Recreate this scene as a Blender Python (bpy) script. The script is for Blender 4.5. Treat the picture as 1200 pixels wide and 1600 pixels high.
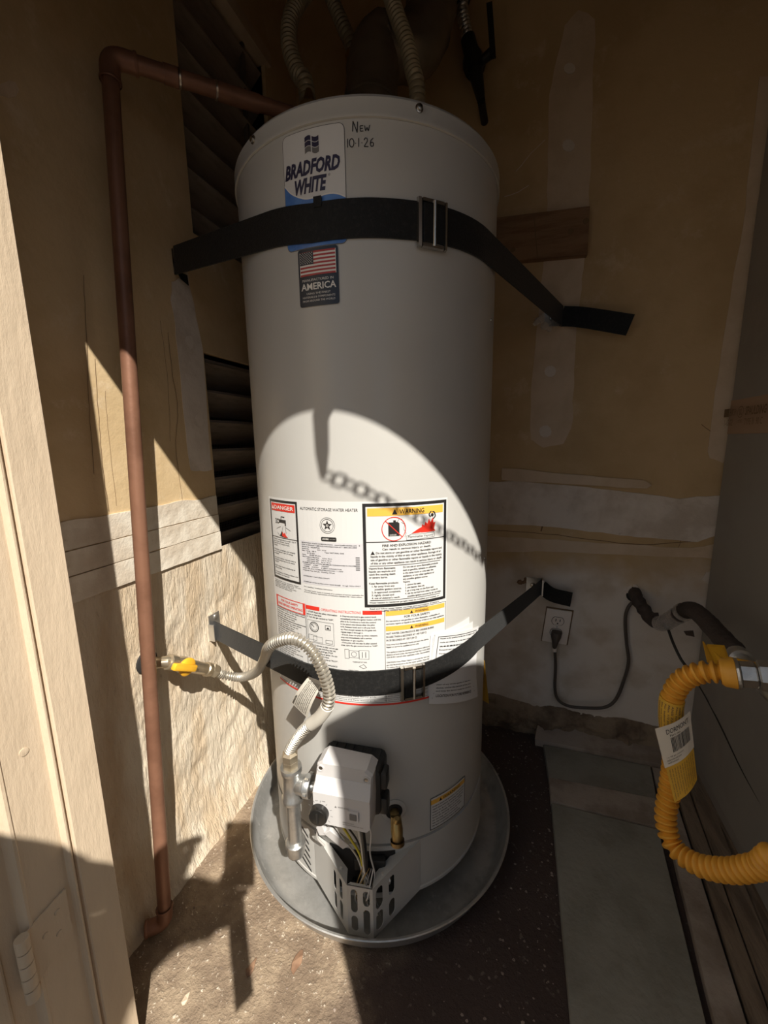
import bpy, math, random
import numpy as np
from mathutils import Vector, Matrix, noise

# ------------------------------------------------------------------ scene
for o in list(bpy.data.objects): bpy.data.objects.remove(o)
SC = bpy.context.scene
COL = SC.collection
random.seed(7)
rad = math.radians

# ------------------------------------------------------------------ camera (solved from the photograph)
F_PX, PITCH, ROLL, YAW, CAM_H = 630.77, 0.1730, -0.0157, rad(18.5), 0.957
O = np.array([0.0, 0.0, CAM_H])
RM = np.array([[math.cos(YAW), -math.sin(YAW), 0], [math.sin(YAW), math.cos(YAW), 0], [0, 0, 1]])
_X = RM @ np.array([1.0, 0, 0])
_U = RM @ np.array([0, math.sin(PITCH), math.cos(PITCH)])
_F = RM @ np.array([0, math.cos(PITCH), -math.sin(PITCH)])
_right = math.cos(ROLL)*_X + math.sin(ROLL)*_U
_up = -math.sin(ROLL)*_X + math.cos(ROLL)*_U
cam_data = bpy.data.cameras.new('camera')
cam_data.sensor_fit = 'VERTICAL'
cam_data.sensor_height = 36.0
cam_data.lens = F_PX/1600*36.0
cam_data.clip_start = 0.01
cam = bpy.data.objects.new('camera', cam_data)
COL.objects.link(cam)
mw = Matrix.Identity(4)
for i in range(3):
    mw[i][0], mw[i][1], mw[i][2], mw[i][3] = _right[i], _up[i], -_F[i], O[i]
cam.matrix_world = mw
SC.camera = cam

# ------------------------------------------------------------------ light
SUN_DIR = Vector((-0.60, 0.69, -0.96)).normalized()
w = bpy.data.worlds.new('sky'); SC.world = w
w.use_nodes = True
bg = w.node_tree.nodes['Background']
bg.inputs[0].default_value = (0.62, 0.80, 1.0, 1)
bg.inputs[1].default_value = 0.32
sl = bpy.data.lights.new('sun', 'SUN')
sl.energy = 6.6
sl.angle = rad(0.55)
sl.color = (1.0, 0.94, 0.84)
sun = bpy.data.objects.new('sun', sl); COL.objects.link(sun)
sun.rotation_euler = SUN_DIR.to_track_quat('-Z', 'Y').to_euler()
sun.location = (2, -3, 5)
vs = SC.view_settings
vs.view_transform = 'Standard'
vs.look = 'None'
vs.gamma = 1
vs.use_curve_mapping = False
vs.exposure = 0.2
SC.cycles.max_bounces = 10
SC.cycles.diffuse_bounces = 6

# ------------------------------------------------------------------ photogrammetry helpers: pixel -> point on a known surface
TK = np.array([-0.312, 0.864, 0.0]); R = 0.254       # heater axis and jacket radius
def ray(u, v): return _F + (u-600)/F_PX*_right - (v-800)/F_PX*_up
def px(u, v, x): d = ray(u, v); return O + d*(x/d[0])
def py(u, v, y): d = ray(u, v); return O + d*(y/d[1])
def pz(u, v, z): d = ray(u, v); return O + d*((z-CAM_H)/d[2])
def pt(u, v, r=R):
    d = ray(u, v); a = d[0]**2+d[1]**2; b = -2*(d[0]*TK[0]+d[1]*TK[1]); c = TK[0]**2+TK[1]**2-r*r
    return O + d*((-b-math.sqrt(max(0, b*b-4*a*c)))/(2*a))
def LU(u, v):
    """pixel on the jacket -> (arc length from the -Y line, height)"""
    p = pt(u, v)
    return math.atan2(p[0]-TK[0], -(p[1]-TK[1]))*R, p[2]
def cylpt(uv, off=0.0, r0=R):
    a = uv[0]/R; r = r0+off
    return (TK[0]+r*math.sin(a), TK[1]-r*math.cos(a), uv[1])
def frame_at(adeg, r, t=0, z=0):
    """point at angle adeg on radius r, moved t sideways"""
    a = rad(adeg)
    return Vector((TK[0]+r*math.sin(a)+t*math.cos(a), TK[1]-r*math.cos(a)+t*math.sin(a), z))

# ------------------------------------------------------------------ materials
MATS = {}
def mat(name, col, rough=0.6, metal=0.0, col2=None, scale=6.0, detail=5.0, lo=0.4, hi=0.65, bump=0.0, bscale=40.0, spec=0.5,
        col3=None, scale3=30.0, lo3=0.6, hi3=0.7, rough2=None, stretch=None, bdist=0.01, coat=0.0, rot=None):
    if name in MATS: return MATS[name]
    m = bpy.data.materials.new(name); m.use_nodes = True
    nt = m.node_tree; N = nt.nodes; L = nt.links
    b = N['Principled BSDF']
    b.inputs['Base Color'].default_value = (*col, 1)
    b.inputs['Roughness'].default_value = rough
    b.inputs['Metallic'].default_value = metal
    b.inputs['Specular IOR Level'].default_value = spec
    b.inputs['Coat Weight'].default_value = coat
    b.inputs['Coat Roughness'].default_value = 0.12
    tc = N.new('ShaderNodeTexCoord'); src = tc.outputs['Object']
    if stretch:
        mp = N.new('ShaderNodeMapping'); mp.inputs['Scale'].default_value = stretch
        if rot: mp.inputs['Rotation'].default_value = rot
        L.new(src, mp.inputs[0]); src = mp.outputs[0]
    def nz(sc, dt, rg=0.6):
        n = N.new('ShaderNodeTexNoise'); n.inputs['Scale'].default_value = sc; n.inputs['Detail'].default_value = dt
        n.inputs['Roughness'].default_value = rg; L.new(src, n.inputs['Vector']); return n
    def ramp(o, a, c):
        r = N.new('ShaderNodeMapRange'); r.inputs['From Min'].default_value = a; r.inputs['From Max'].default_value = c
        r.interpolation_type = 'SMOOTHSTEP'; L.new(o, r.inputs['Value']); return r.outputs[0]
    def mix(f, a, c):
        x = N.new('ShaderNodeMix'); x.data_type = 'RGBA'; L.new(f, x.inputs[0])
        if isinstance(a, tuple): x.inputs[6].default_value = (*a, 1)
        else: L.new(a, x.inputs[6])
        x.inputs[7].default_value = (*c, 1); return x.outputs[2]
    out = None
    if col2:
        f = ramp(nz(scale, detail).outputs['Fac'], lo, hi)
        out = mix(f, col, col2)
        if rough2 is not None:
            rr = N.new('ShaderNodeMapRange'); rr.inputs['To Min'].default_value = rough; rr.inputs['To Max'].default_value = rough2
            L.new(f, rr.inputs['Value']); L.new(rr.outputs[0], b.inputs['Roughness'])
    if col3:
        f = ramp(nz(scale3, 6, 0.7).outputs['Fac'], lo3, hi3)
        out = mix(f, out if out is not None else col, col3)
    if out is not None: L.new(out, b.inputs['Base Color'])
    if bump:
        bp = N.new('ShaderNodeBump'); bp.inputs['Strength'].default_value = bump; bp.inputs['Distance'].default_value = bdist
        L.new(nz(bscale, 7, 0.65).outputs['Fac'], bp.inputs['Height']); L.new(bp.outputs[0], b.inputs['Normal'])
    MATS[name] = m; return m

M_JACKET = mat('heater_enamel', (0.51, 0.50, 0.475), 0.30, 0, (0.49, 0.48, 0.455), 3, bump=0.02, bscale=60, spec=0.5)
M_DRYWALL = mat('bare_drywall_paper', (0.60, 0.435, 0.245), 0.9, 0, (0.51, 0.36, 0.19), 4, bump=0.15, bscale=60, col3=(0.66, 0.51, 0.33), scale3=11, lo3=0.55, hi3=0.75)
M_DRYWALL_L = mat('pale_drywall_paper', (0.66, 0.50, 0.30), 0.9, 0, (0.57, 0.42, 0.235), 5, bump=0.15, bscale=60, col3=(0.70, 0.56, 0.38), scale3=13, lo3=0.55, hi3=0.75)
M_MUD = mat('joint_compound', (0.68, 0.55, 0.41), 0.9, 0, (0.60, 0.47, 0.33), 9, bump=0.2, bscale=50)
M_MUD_W = mat('joint_compound_white', (0.76, 0.69, 0.62), 0.9, 0, (0.60, 0.52, 0.44), 8, bump=0.25, bscale=40, col3=(0.30, 0.23, 0.16), scale3=22, lo3=0.66, hi3=0.8)
M_PLASTER_W = mat('painted_plaster', (0.72, 0.66, 0.56), 0.85, 0, (0.58, 0.50, 0.40), 9, bump=0.35, bscale=40, col3=(0.45, 0.36, 0.26), scale3=26, lo3=0.64, hi3=0.8)
M_STUCCO = mat('rough_concrete', (0.76, 0.66, 0.52), 0.92, 0, (0.66, 0.52, 0.36), 9, detail=8, bump=0.9, bscale=55, col3=(0.40, 0.30, 0.20), scale3=38, lo3=0.60, hi3=0.78, bdist=0.014, stretch=(1, 1.9, 0.45), rot=(rad(42), 0, 0))
M_FLOOR0 = mat('dirty_concrete', (0.24, 0.175, 0.12), 0.92, 0, (0.40, 0.305, 0.21), 16, detail=9, lo=0.38, hi=0.68, bump=0.8, bscale=120, col3=(0.78, 0.68, 0.55), scale3=120, lo3=0.60, hi3=0.67)
M_SLAB = mat('grey_slab', (0.31, 0.30, 0.26), 0.85, 0, (0.235, 0.225, 0.19), 7, bump=0.25, bscale=60, col3=(0.34, 0.30, 0.26), scale3=13, lo3=0.58, hi3=0.8)
M_SLAB2 = mat('pale_slab', (0.42, 0.36, 0.31), 0.88, 0, (0.27, 0.22, 0.18), 9, bump=0.3, bscale=60)
M_FOOT = mat('stone_footing', (0.32, 0.245, 0.17), 0.95, 0, (0.16, 0.11, 0.075), 14, detail=8, bump=0.9, bscale=50, col3=(0.34, 0.27, 0.19), scale3=20, lo3=0.58, hi3=0.75)
M_SILL = mat('old_sill_wood', (0.27, 0.21, 0.155), 0.9, 0, (0.17, 0.125, 0.09), 8, bump=0.4, bscale=40, stretch=(6, 1, 6))
M_WOOD = mat('raw_wood', (0.30, 0.175, 0.095), 0.85, 0, (0.21, 0.115, 0.06), 6, bump=0.3, bscale=30, stretch=(1, 6, 7))
M_PAINT = mat('cream_door_paint', (0.66, 0.53, 0.385), 0.55, 0, (0.60, 0.475, 0.34), 5, bump=0.25, bscale=26, stretch=(3, 3, 0.7), col3=(0.34, 0.25, 0.17), scale3=60, lo3=0.72, hi3=0.8)
M_EXT = mat('exterior_siding', (0.60, 0.50, 0.38), 0.8, 0, (0.54, 0.45, 0.34), 4, bump=0.2)
M_PATIO = mat('patio_concrete', (0.15, 0.13, 0.11), 0.9, 0, (0.11, 0.098, 0.083), 4, bump=0.3, bscale=60)
M_BLACKPAINT = mat('vent_weathered_wood', (0.27, 0.22, 0.175), 0.8, 0, (0.20, 0.16, 0.125), 12, bump=0.3, stretch=(4, 1, 4))
M_SCREEN = mat('screen_wire', (0.20, 0.175, 0.15), 0.6, 0.3)
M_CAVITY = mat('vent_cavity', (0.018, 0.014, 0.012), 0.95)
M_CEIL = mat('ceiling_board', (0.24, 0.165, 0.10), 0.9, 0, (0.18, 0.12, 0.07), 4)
M_COPPER = mat('aged_copper', (0.27, 0.135, 0.085), 0.45, 0.3, (0.20, 0.097, 0.06), 9, bump=0.08, bscale=40, col3=(0.33, 0.195, 0.135), scale3=26, lo3=0.62, hi3=0.76, spec=0.4)
M_SOLDER = mat('solder', (0.6, 0.55, 0.5), 0.3, 1.0)
M_GALV = mat('galvanised_pipe', (0.62, 0.62, 0.60), 0.32, 0.9, (0.50, 0.50, 0.49), 40, bump=0.12, bscale=60)
M_PAN = mat('galvanised_pan', (0.60, 0.595, 0.58), 0.36, 0.7, (0.44, 0.435, 0.42), 14, detail=6, bump=0.1, bscale=40, rough2=0.5, col3=(0.66, 0.65, 0.63), scale3=36, lo3=0.56, hi3=0.7)
M_STEELFLEX = mat('stainless_flex', (0.50, 0.465, 0.40), 0.36, 0.7)
M_DARKFLEX = mat('dark_flex', (0.36, 0.31, 0.215), 0.45, 0.3)
M_BRASS = mat('brass', (0.48, 0.34, 0.14), 0.35, 0.9, (0.30, 0.20, 0.09), 30)
M_BRASS_P = mat('plated_brass', (0.58, 0.50, 0.38), 0.35, 0.85, (0.48, 0.40, 0.28), 20)
M_YELLOW = mat('yellow_lever', (0.85, 0.46, 0.03), 0.45, 0, (0.75, 0.38, 0.02), 20)
M_YHOSE = mat('yellow_coated_hose', (0.82, 0.41, 0.05), 0.45, 0, (0.74, 0.36, 0.04), 18)
M_YTAG = mat('yellow_tag', (0.72, 0.43, 0.05), 0.55, 0, (0.66, 0.38, 0.04), 18)
M_STRAP = mat('black_webbing', (0.009, 0.009, 0.009), 0.6, 0, (0.016, 0.0155, 0.015), 160, lo=0.5, hi=0.62, bump=0.5, bscale=350, bdist=0.002, spec=0.3)
M_CHROME = mat('buckle_steel', (0.50, 0.47, 0.43), 0.25, 1.0)
M_ZINC = mat('zinc_bracket', (0.60, 0.59, 0.57), 0.35, 0.9)
M_WHITE = mat('label_white', (0.66, 0.655, 0.645), 0.35, 0, spec=0.4)
M_GREYSHEET = mat('label_data_grey', (0.60, 0.59, 0.615), 0.4)
M_INK = mat('black_ink', (0.020, 0.019, 0.019), 0.4)
M_GREYINK = mat('grey_ink', (0.16, 0.155, 0.15), 0.5)
M_RED = mat('red_ink', (0.70, 0.035, 0.02), 0.4)
M_ORANGE = mat('orange_ink', (0.80, 0.45, 0.075), 0.4)
M_BLUE = mat('blue_ink', (0.045, 0.13, 0.42), 0.3, 0, (0.10, 0.24, 0.58), 14, lo=0.35, hi=0.6)
M_NAVY = mat('navy_ink', (0.012, 0.018, 0.035), 0.35)
M_PURPLE = mat('brand_navy_ink', (0.028, 0.024, 0.06), 0.35)
M_FLAGRED = mat('flag_red', (0.42, 0.035, 0.035), 0.4)
M_OFFWHITE = mat('print_white', (0.78, 0.76, 0.72), 0.4)
M_PAPER = mat('paper', (0.68, 0.68, 0.685), 0.8)
M_CREAMTAG = mat('cream_tag', (0.70, 0.66, 0.58), 0.7)
M_VALVEWHITE = mat('white_plastic', (0.60, 0.585, 0.58), 0.38)
M_BLACK = mat('black_plastic', (0.020, 0.019, 0.018), 0.42)
M_BLACKGLOSS = mat('black_gloss_plastic', (0.016, 0.015, 0.014), 0.18)
M_DARK = mat('dark_cavity', (0.02, 0.018, 0.017), 0.8)
M_OUTLET = mat('outlet_plastic', (0.84, 0.76, 0.69), 0.45)
M_CORD = mat('grey_brown_cord', (0.085, 0.068, 0.058), 0.5)
M_INSUL = mat('dark_insulation', (0.070, 0.052, 0.045), 0.75, 0, (0.045, 0.034, 0.03), 20, bump=0.5, bscale=60)
M_FOIL = mat('aluminium_foil', (0.70, 0.66, 0.63), 0.22, 1.0, bump=1.0, bscale=90, bdist=0.02)
M_FURN = mat('furnace_grey_steel', (0.31, 0.295, 0.27), 0.6, 0, (0.27, 0.25, 0.23), 3, col3=(0.36, 0.315, 0.28), scale3=4, lo3=0.55, hi3=0.8)
M_KRAFT = mat('kraft_label', (0.42, 0.29, 0.20), 0.85)
M_GLASSY = mat('marker_ink', (0.02, 0.018, 0.018), 0.5)
M_STONE = mat('pebbles', (0.36, 0.29, 0.24), 0.9, 0, (0.22, 0.17, 0.14), 30)
M_LEAF = mat('dry_leaf', (0.30, 0.18, 0.11), 0.8, 0, (0.20, 0.11, 0.065), 40)
M_SKIN = mat('skin', (0.55, 0.33, 0.24), 0.55)
M_CLOTH = mat('dark_blue_cloth', (0.05, 0.07, 0.12), 0.9)
M_JEANS = mat('denim', (0.06, 0.08, 0.13), 0.9)
M_HAIR = mat('dark_hair', (0.03, 0.02, 0.015), 0.7)
M_SCREENGLASS = mat('phone_glass', (0.02, 0.02, 0.022), 0.1)
M_WIREY = mat('yellow_wire', (0.75, 0.62, 0.05), 0.5)
M_WIREW = mat('white_wire', (0.62, 0.60, 0.57), 0.5)
M_WIREG = mat('grey_wire', (0.20, 0.19, 0.18), 0.5)
M_CREVICE = mat('crack_brown', (0.20, 0.125, 0.065), 0.9)

_sb = M_STRAP.node_tree.nodes['Principled BSDF']
_sb.inputs['Sheen Weight'].default_value = 0.12
_sb.inputs['Sheen Roughness'].default_value = 0.4

# ------------------------------------------------------------------ mesh building
class MB:
    def __init__(s): s.v = []; s.f = []; s.mi = []; s.cur = 0
    def add(s, vs, fs):
        n = len(s.v); s.v += [tuple(map(float, p)) for p in vs]
        for f in fs: s.f.append(tuple(i+n for i in f)); s.mi.append(s.cur)
        return s
    def box(s, x0, x1, y0, y1, z0, z1):
        vs = [(x, y, z) for z in (z0, z1) for y in (y0, y1) for x in (x0, x1)]
        return s.add(vs, [(0, 2, 3, 1), (4, 5, 7, 6), (0, 1, 5, 4), (2, 6, 7, 3), (0, 4, 6, 2), (1, 3, 7, 5)])
    def obox(s, c, ax, ay, az, hx, hy, hz, bev=0.0):
        """oriented box, half sizes; optional chamfer on all vertical (az) edges and top/bottom rims"""
        c, ax, ay, az = (Vector(q) for q in (c, ax, ay, az))
        if bev <= 0:
            vs = [c+ax*(hx*i)+ay*(hy*j)+az*(hz*k) for k in (-1, 1) for j in (-1, 1) for i in (-1, 1)]
            return s.add(vs, [(0, 2, 3, 1), (4, 5, 7, 6), (0, 1, 5, 4), (2, 6, 7, 3), (0, 4, 6, 2), (1, 3, 7, 5)])
        def ring(h, b):
            X, Y = hx-b, hy-b; e = bev
            pts = []
            for (sx, sy) in ((1, 1), (-1, 1), (-1, -1), (1, -1)):
                q = [(sx*X, sy*(Y-e)), (sx*(X-e*0.3), sy*(Y-e*0.3)), (sx*(X-e), sy*Y)]
                if sx*sy < 0: q.reverse()
                pts += q
            return [c+ax*a+ay*b_+az*h for a, b_ in pts]
        rs = [ring(-hz, bev*0.8), ring(-hz+bev*0.3, bev*0.2), ring(-hz+bev, 0), ring(hz-bev, 0), ring(hz-bev*0.3, bev*0.2), ring(hz, bev*0.8)]
        return s.loft(rs, True, True)
    def loft(s, rings, cap0=False, cap1=False, closed=True):
        n = len(rings[0]); base = len(s.v)
        vs = [p for r in rings for p in r]; fs = []
        m = n if closed else n-1
        for i in range(len(rings)-1):
            for j in range(m):
                a = i*n+j; b = i*n+(j+1) % n
                fs.append((a, b, b+n, a+n))
        if cap0: fs.append(tuple(reversed(range(n))))
        if cap1: fs.append(tuple(range((len(rings)-1)*n, len(rings)*n)))
        return s.add(vs, fs)
    def tube(s, path, r, seg=12, cap=True):
        """r: number or list per point"""
        P = [Vector(p) for p in path]; n = len(P)
        rs = r if isinstance(r, (list, tuple)) else [r]*n
        T = []
        for i in range(n):
            d = P[min(i+1, n-1)]-P[max(i-1, 0)]
            T.append(d.normalized() if d.length > 1e-9 else (T[-1] if T else Vector((0, 0, 1))))
        up = Vector((0, 0, 1)) if abs(T[0].z) < 0.9 else Vector((1, 0, 0))
        nrm = T[0].cross(up).normalized(); rings = []
        for i in range(n):
            nrm = nrm - T[i]*nrm.dot(T[i])
            nrm.normalize(); bi = T[i].cross(nrm)
            rings.append([P[i]+(nrm*math.cos(2*math.pi*k/seg)+bi*math.sin(2*math.pi*k/seg))*rs[i] for k in range(seg)])
        return s.loft(rings, cap, cap)
    def lathe(s, c, prof, seg=24, axis=(0, 0, 1), cap0=False, cap1=False, hexa=False):
        """prof: list of (radius, along)"""
        c = Vector(c); ax = Vector(axis).normalized()
        u = ax.cross(Vector((0, 0, 1))); u = u.normalized() if u.length > 1e-4 else Vector((1, 0, 0)); w_ = ax.cross(u)
        rings = [[c+ax*h+(u*math.cos(2*math.pi*k/seg)+w_*math.sin(2*math.pi*k/seg))*r for k in range(seg)] for r, h in prof]
        return s.loft(rings, cap0, cap1)
    def prism(s, pts, d):
        """polygon (3d points) pushed by vector d"""
        n = len(pts); a = [Vector(p) for p in pts]; b = [p+Vector(d) for p in a]
        fs = [tuple(range(n)), tuple(reversed(range(n, 2*n)))]
        for i in range(n):
            j = (i+1) % n; fs.append((i, n+i, n+j, j))
        return s.add(a+b, fs)
WORLD = {}
def empty(name, loc, label=None, cat=None, group=None):
    o = bpy.data.objects.new(name, None); COL.objects.link(o); o.location = loc; WORLD[o] = Vector(loc)
    o.empty_display_size = 0.05
    if label: tag(o, label, cat, group)
    return o
def tag(o, label=None, cat=None, group=None, kind=None):
    if label: o['label'] = label
    if cat: o['category'] = cat
    if group: o['group'] = group
    if kind: o['kind'] = kind
    return o
def obj(name, mb, m, parent=None, smooth=False, ang=35, origin=None):
    V = mb.v
    if origin is None:
        a = np.array(V); lo = a.min(0); hi = a.max(0); origin = ((lo[0]+hi[0])/2, (lo[1]+hi[1])/2, lo[2])
    origin = Vector(origin)
    me = bpy.data.meshes.new(name)
    me.from_pydata([(p[0]-origin.x, p[1]-origin.y, p[2]-origin.z) for p in V], [], mb.f)
    ms = m if isinstance(m, (list, tuple)) else [m]
    for q in ms: me.materials.append(q)
    if len(ms) > 1: me.polygons.foreach_set('material_index', mb.mi)
    import bmesh
    bm = bmesh.new(); bm.from_mesh(me); bmesh.ops.recalc_face_normals(bm, faces=bm.faces); bm.to_mesh(me); bm.free()
    if smooth:
        me.polygons.foreach_set('use_smooth', [True]*len(me.polygons)); me.set_sharp_from_angle(angle=rad(ang))
    me.update()
    o = bpy.data.objects.new(name, me); COL.objects.link(o); WORLD[o] = origin.copy()
    if parent is not None:
        o.parent = parent; o.location = origin-WORLD[parent]
    else: o.location = origin
    return o
def dup(o, delta, parent=None):
    c = o.copy(); COL.objects.link(c); c.parent = parent or o.parent
    WORLD[c] = WORLD[o]+Vector(delta); c.location = WORLD[c]-(WORLD[c.parent] if c.parent else Vector()); return c
def struct(name, mb, m, smooth=False, label=None):
    o = obj(name, mb, m, smooth=smooth); o['kind'] = 'structure'
    if label: o['label'] = label
    return o
def spline(pts, n=12):
    """Catmull-Rom through points"""
    P = [Vector(p) for p in pts]; P = [P[0]*2-P[1]]+P+[P[-1]*2-P[-2]]; out = []
    for i in range(1, len(P)-2):
        for k in range(n):
            t = k/n
            out.append(0.5*((2*P[i])+(P[i+1]-P[i-1])*t+(2*P[i-1]-5*P[i]+4*P[i+1]-P[i+2])*t*t+(3*P[i]-P[i-1]-3*P[i+1]+P[i+2])*t**3))
    out.append(P[-2]); return out
def resample(path, step):
    P = [Vector(p) for p in path]; L = [0]
    for a, b in zip(P, P[1:]): L.append(L[-1]+(b-a).length)
    n = max(2, int(L[-1]/step)); out = []; j = 0
    for i in range(n+1):
        d = L[-1]*i/n
        while j < len(L)-2 and L[j+1] < d: j += 1
        t = (d-L[j])/max(1e-9, L[j+1]-L[j]); out.append(P[j].lerp(P[j+1], t))
    return out
def corrugated(mb, path, r, pitch, depth, seg=14):
    p = resample(path, pitch/6); prof = (0, 0, -depth*0.12, -depth*0.75, -depth, -depth*0.75)
    return mb.tube(p, [r+prof[i % 6] for i in range(len(p))], seg)

# text -----------------------------------------------------------------
_tc = {}
def glyphs(body, shear=0.0, bold=0.0, align='LEFT', line=1.0):
    key = (body, shear, bold, align, line)
    if key in _tc: return _tc[key]
    cu = bpy.data.curves.new('t', 'FONT'); cu.body = body; cu.size = 1; cu.shear = shear; cu.offset = bold
    cu.align_x = align; cu.resolution_u = 2; cu.fill_mode = 'FRONT'; cu.space_line = line
    ob = bpy.data.objects.new('t', cu); COL.objects.link(ob)
    me = ob.to_mesh()
    v = [(p.co.x, p.co.y) for p in me.vertices]; f = [tuple(p.vertices) for p in me.polygons]
    ob.to_mesh_clear(); bpy.data.objects.remove(ob); bpy.data.curves.remove(cu)
    _tc[key] = (v, f); return v, f
def text_box(mb, fn, body, x0, x1, y0, y1, **k):
    """fit text into the box; fn maps (x, y) to 3d"""
    v, f = glyphs(body, **k)
    if not v: return
    a = np.array(v); lo = a.min(0); hi = a.max(0)
    mb.add([fn((x0+(p[0]-lo[0])/(hi[0]-lo[0])*(x1-x0), y0+(p[1]-lo[1])/(hi[1]-lo[1])*(y1-y0))) for p in v], f)
def para(mb, fn, lines, x0, ytop, pitch, width=None, sx=None, cap=0.62, bold=0.02, center=None):
    """lines of fine print; widest line fills width"""
    ws = []
    for l in lines:
        v, f = glyphs(l, 0.0, bold); ws.append(max(p[0] for p in v) if v else 0)
    k = sx or width/max(ws); s = pitch*cap/0.7
    for i, l in enumerate(lines):
        v, f = glyphs(l, 0.0, bold)
        if not v: continue
        xo = x0 if center is None else center-ws[i]*k/2
        mb.add([fn((xo+p[0]*k, ytop-(i+1)*pitch+(1-cap)*pitch*0.5+p[1]*s)) for p in v], f)
def quadp(mb, fn, x0, x1, y0, y1, nx=1, ny=1):
    vs = [fn((x0+(x1-x0)*i/nx, y0+(y1-y0)*j/ny)) for j in range(ny+1) for i in range(nx+1)]
    mb.add(vs, [(j*(nx+1)+i, j*(nx+1)+i+1, (j+1)*(nx+1)+i+1, (j+1)*(nx+1)+i) for j in range(ny) for i in range(nx)])
def framep(mb, fn, x0, x1, y0, y1, t):
    n = max(1, int((x1-x0)/0.012))
    quadp(mb, fn, x0, x1, y1-t, y1, n); quadp(mb, fn, x0, x1, y0, y0+t, n)
    quadp(mb, fn, x0, x0+t, y0+t, y1-t); quadp(mb, fn, x1-t, x1, y0+t, y1-t)
def polyp(mb, fn, pts): mb.add([fn(p) for p in pts], [tuple(range(len(pts)))])
def discp(mb, fn, cx, cy, r, n=20, ry=None):
    polyp(mb, fn, [(cx+r*math.cos(2*math.pi*k/n), cy+(ry or r)*math.sin(2*math.pi*k/n)) for k in range(n)])
def ringp(mb, fn, cx, cy, r, t, n=24):
    vs = []
    for k in range(n):
        a = 2*math.pi*k/n
        vs += [fn((cx+r*math.cos(a), cy+r*math.sin(a))), fn((cx+(r-t)*math.cos(a), cy+(r-t)*math.sin(a)))]
    mb.add(vs, [(2*k, 2*((k+1) % n), 2*((k+1) % n)+1, 2*k+1) for k in range(n)])
def linep(mb, fn, pts, t):
    fine = []
    for (a, b) in zip(pts, pts[1:]):
        k = max(1, int(math.hypot(b[0]-a[0], b[1]-a[1])/0.004)) if t < 0.004 else 1
        fine += [(a[0]+(b[0]-a[0])*i/k, a[1]+(b[1]-a[1])*i/k) for i in range(k)]
    fine.append(pts[-1])
    for (a, b) in zip(fine, fine[1:]):
        dx, dy = b[0]-a[0], b[1]-a[1]; l = math.hypot(dx, dy) or 1e-9; ox, oy = -dy/l*t/2, dx/l*t/2
        mb.add([fn(q) for q in ((a[0]+ox, a[1]+oy), (a[0]-ox, a[1]-oy), (b[0]-ox, b[1]-oy), (b[0]+ox, b[1]+oy))], [(0, 1, 2, 3)])

def backwall_material():
    """bare drywall paper with old grey paint low down, in a ragged soft-edged zone with damp stains"""
    m = M_DRYWALL.copy(); m.name = 'drywall_with_old_paint'; nt = m.node_tree; N = nt.nodes; L = nt.links
    b = N['Principled BSDF']; src = b.inputs['Base Color'].links[0].from_socket
    tc = N.new('ShaderNodeTexCoord'); sep = N.new('ShaderNodeSeparateXYZ'); L.new(tc.outputs['Object'], sep.inputs[0])
    n1 = N.new('ShaderNodeTexNoise'); n1.inputs['Scale'].default_value = 5; n1.inputs['Detail'].default_value = 6; L.new(tc.outputs['Object'], n1.inputs['Vector'])
    add = N.new('ShaderNodeMath'); add.operation = 'MULTIPLY_ADD'; add.inputs[1].default_value = 0.42; L.new(n1.outputs['Fac'], add.inputs[0]); L.new(sep.outputs['Z'], add.inputs[2])
    mr = N.new('ShaderNodeMapRange'); mr.interpolation_type = 'SMOOTHSTEP'; mr.inputs['From Min'].default_value = 0.88; mr.inputs['From Max'].default_value = 0.74; L.new(add.outputs[0], mr.inputs['Value'])
    n2 = N.new('ShaderNodeTexNoise'); n2.inputs['Scale'].default_value = 9; n2.inputs['Detail'].default_value = 8; L.new(tc.outputs['Object'], n2.inputs['Vector'])
    r2 = N.new('ShaderNodeMapRange'); r2.interpolation_type = 'SMOOTHSTEP'; r2.inputs['From Min'].default_value = 0.45; r2.inputs['From Max'].default_value = 0.68; L.new(n2.outputs['Fac'], r2.inputs['Value'])
    pm = N.new('ShaderNodeMix'); pm.data_type = 'RGBA'; pm.inputs[6].default_value = (0.76, 0.70, 0.64, 1); pm.inputs[7].default_value = (0.60, 0.52, 0.43, 1); L.new(r2.outputs[0], pm.inputs[0])
    mx = N.new('ShaderNodeMix'); mx.data_type = 'RGBA'; L.new(mr.outputs[0], mx.inputs[0]); L.new(src, mx.inputs[6]); L.new(pm.outputs[2], mx.inputs[7]); L.new(mx.outputs[2], b.inputs['Base Color'])
    return m
M_BACKWALL = backwall_material()
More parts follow.
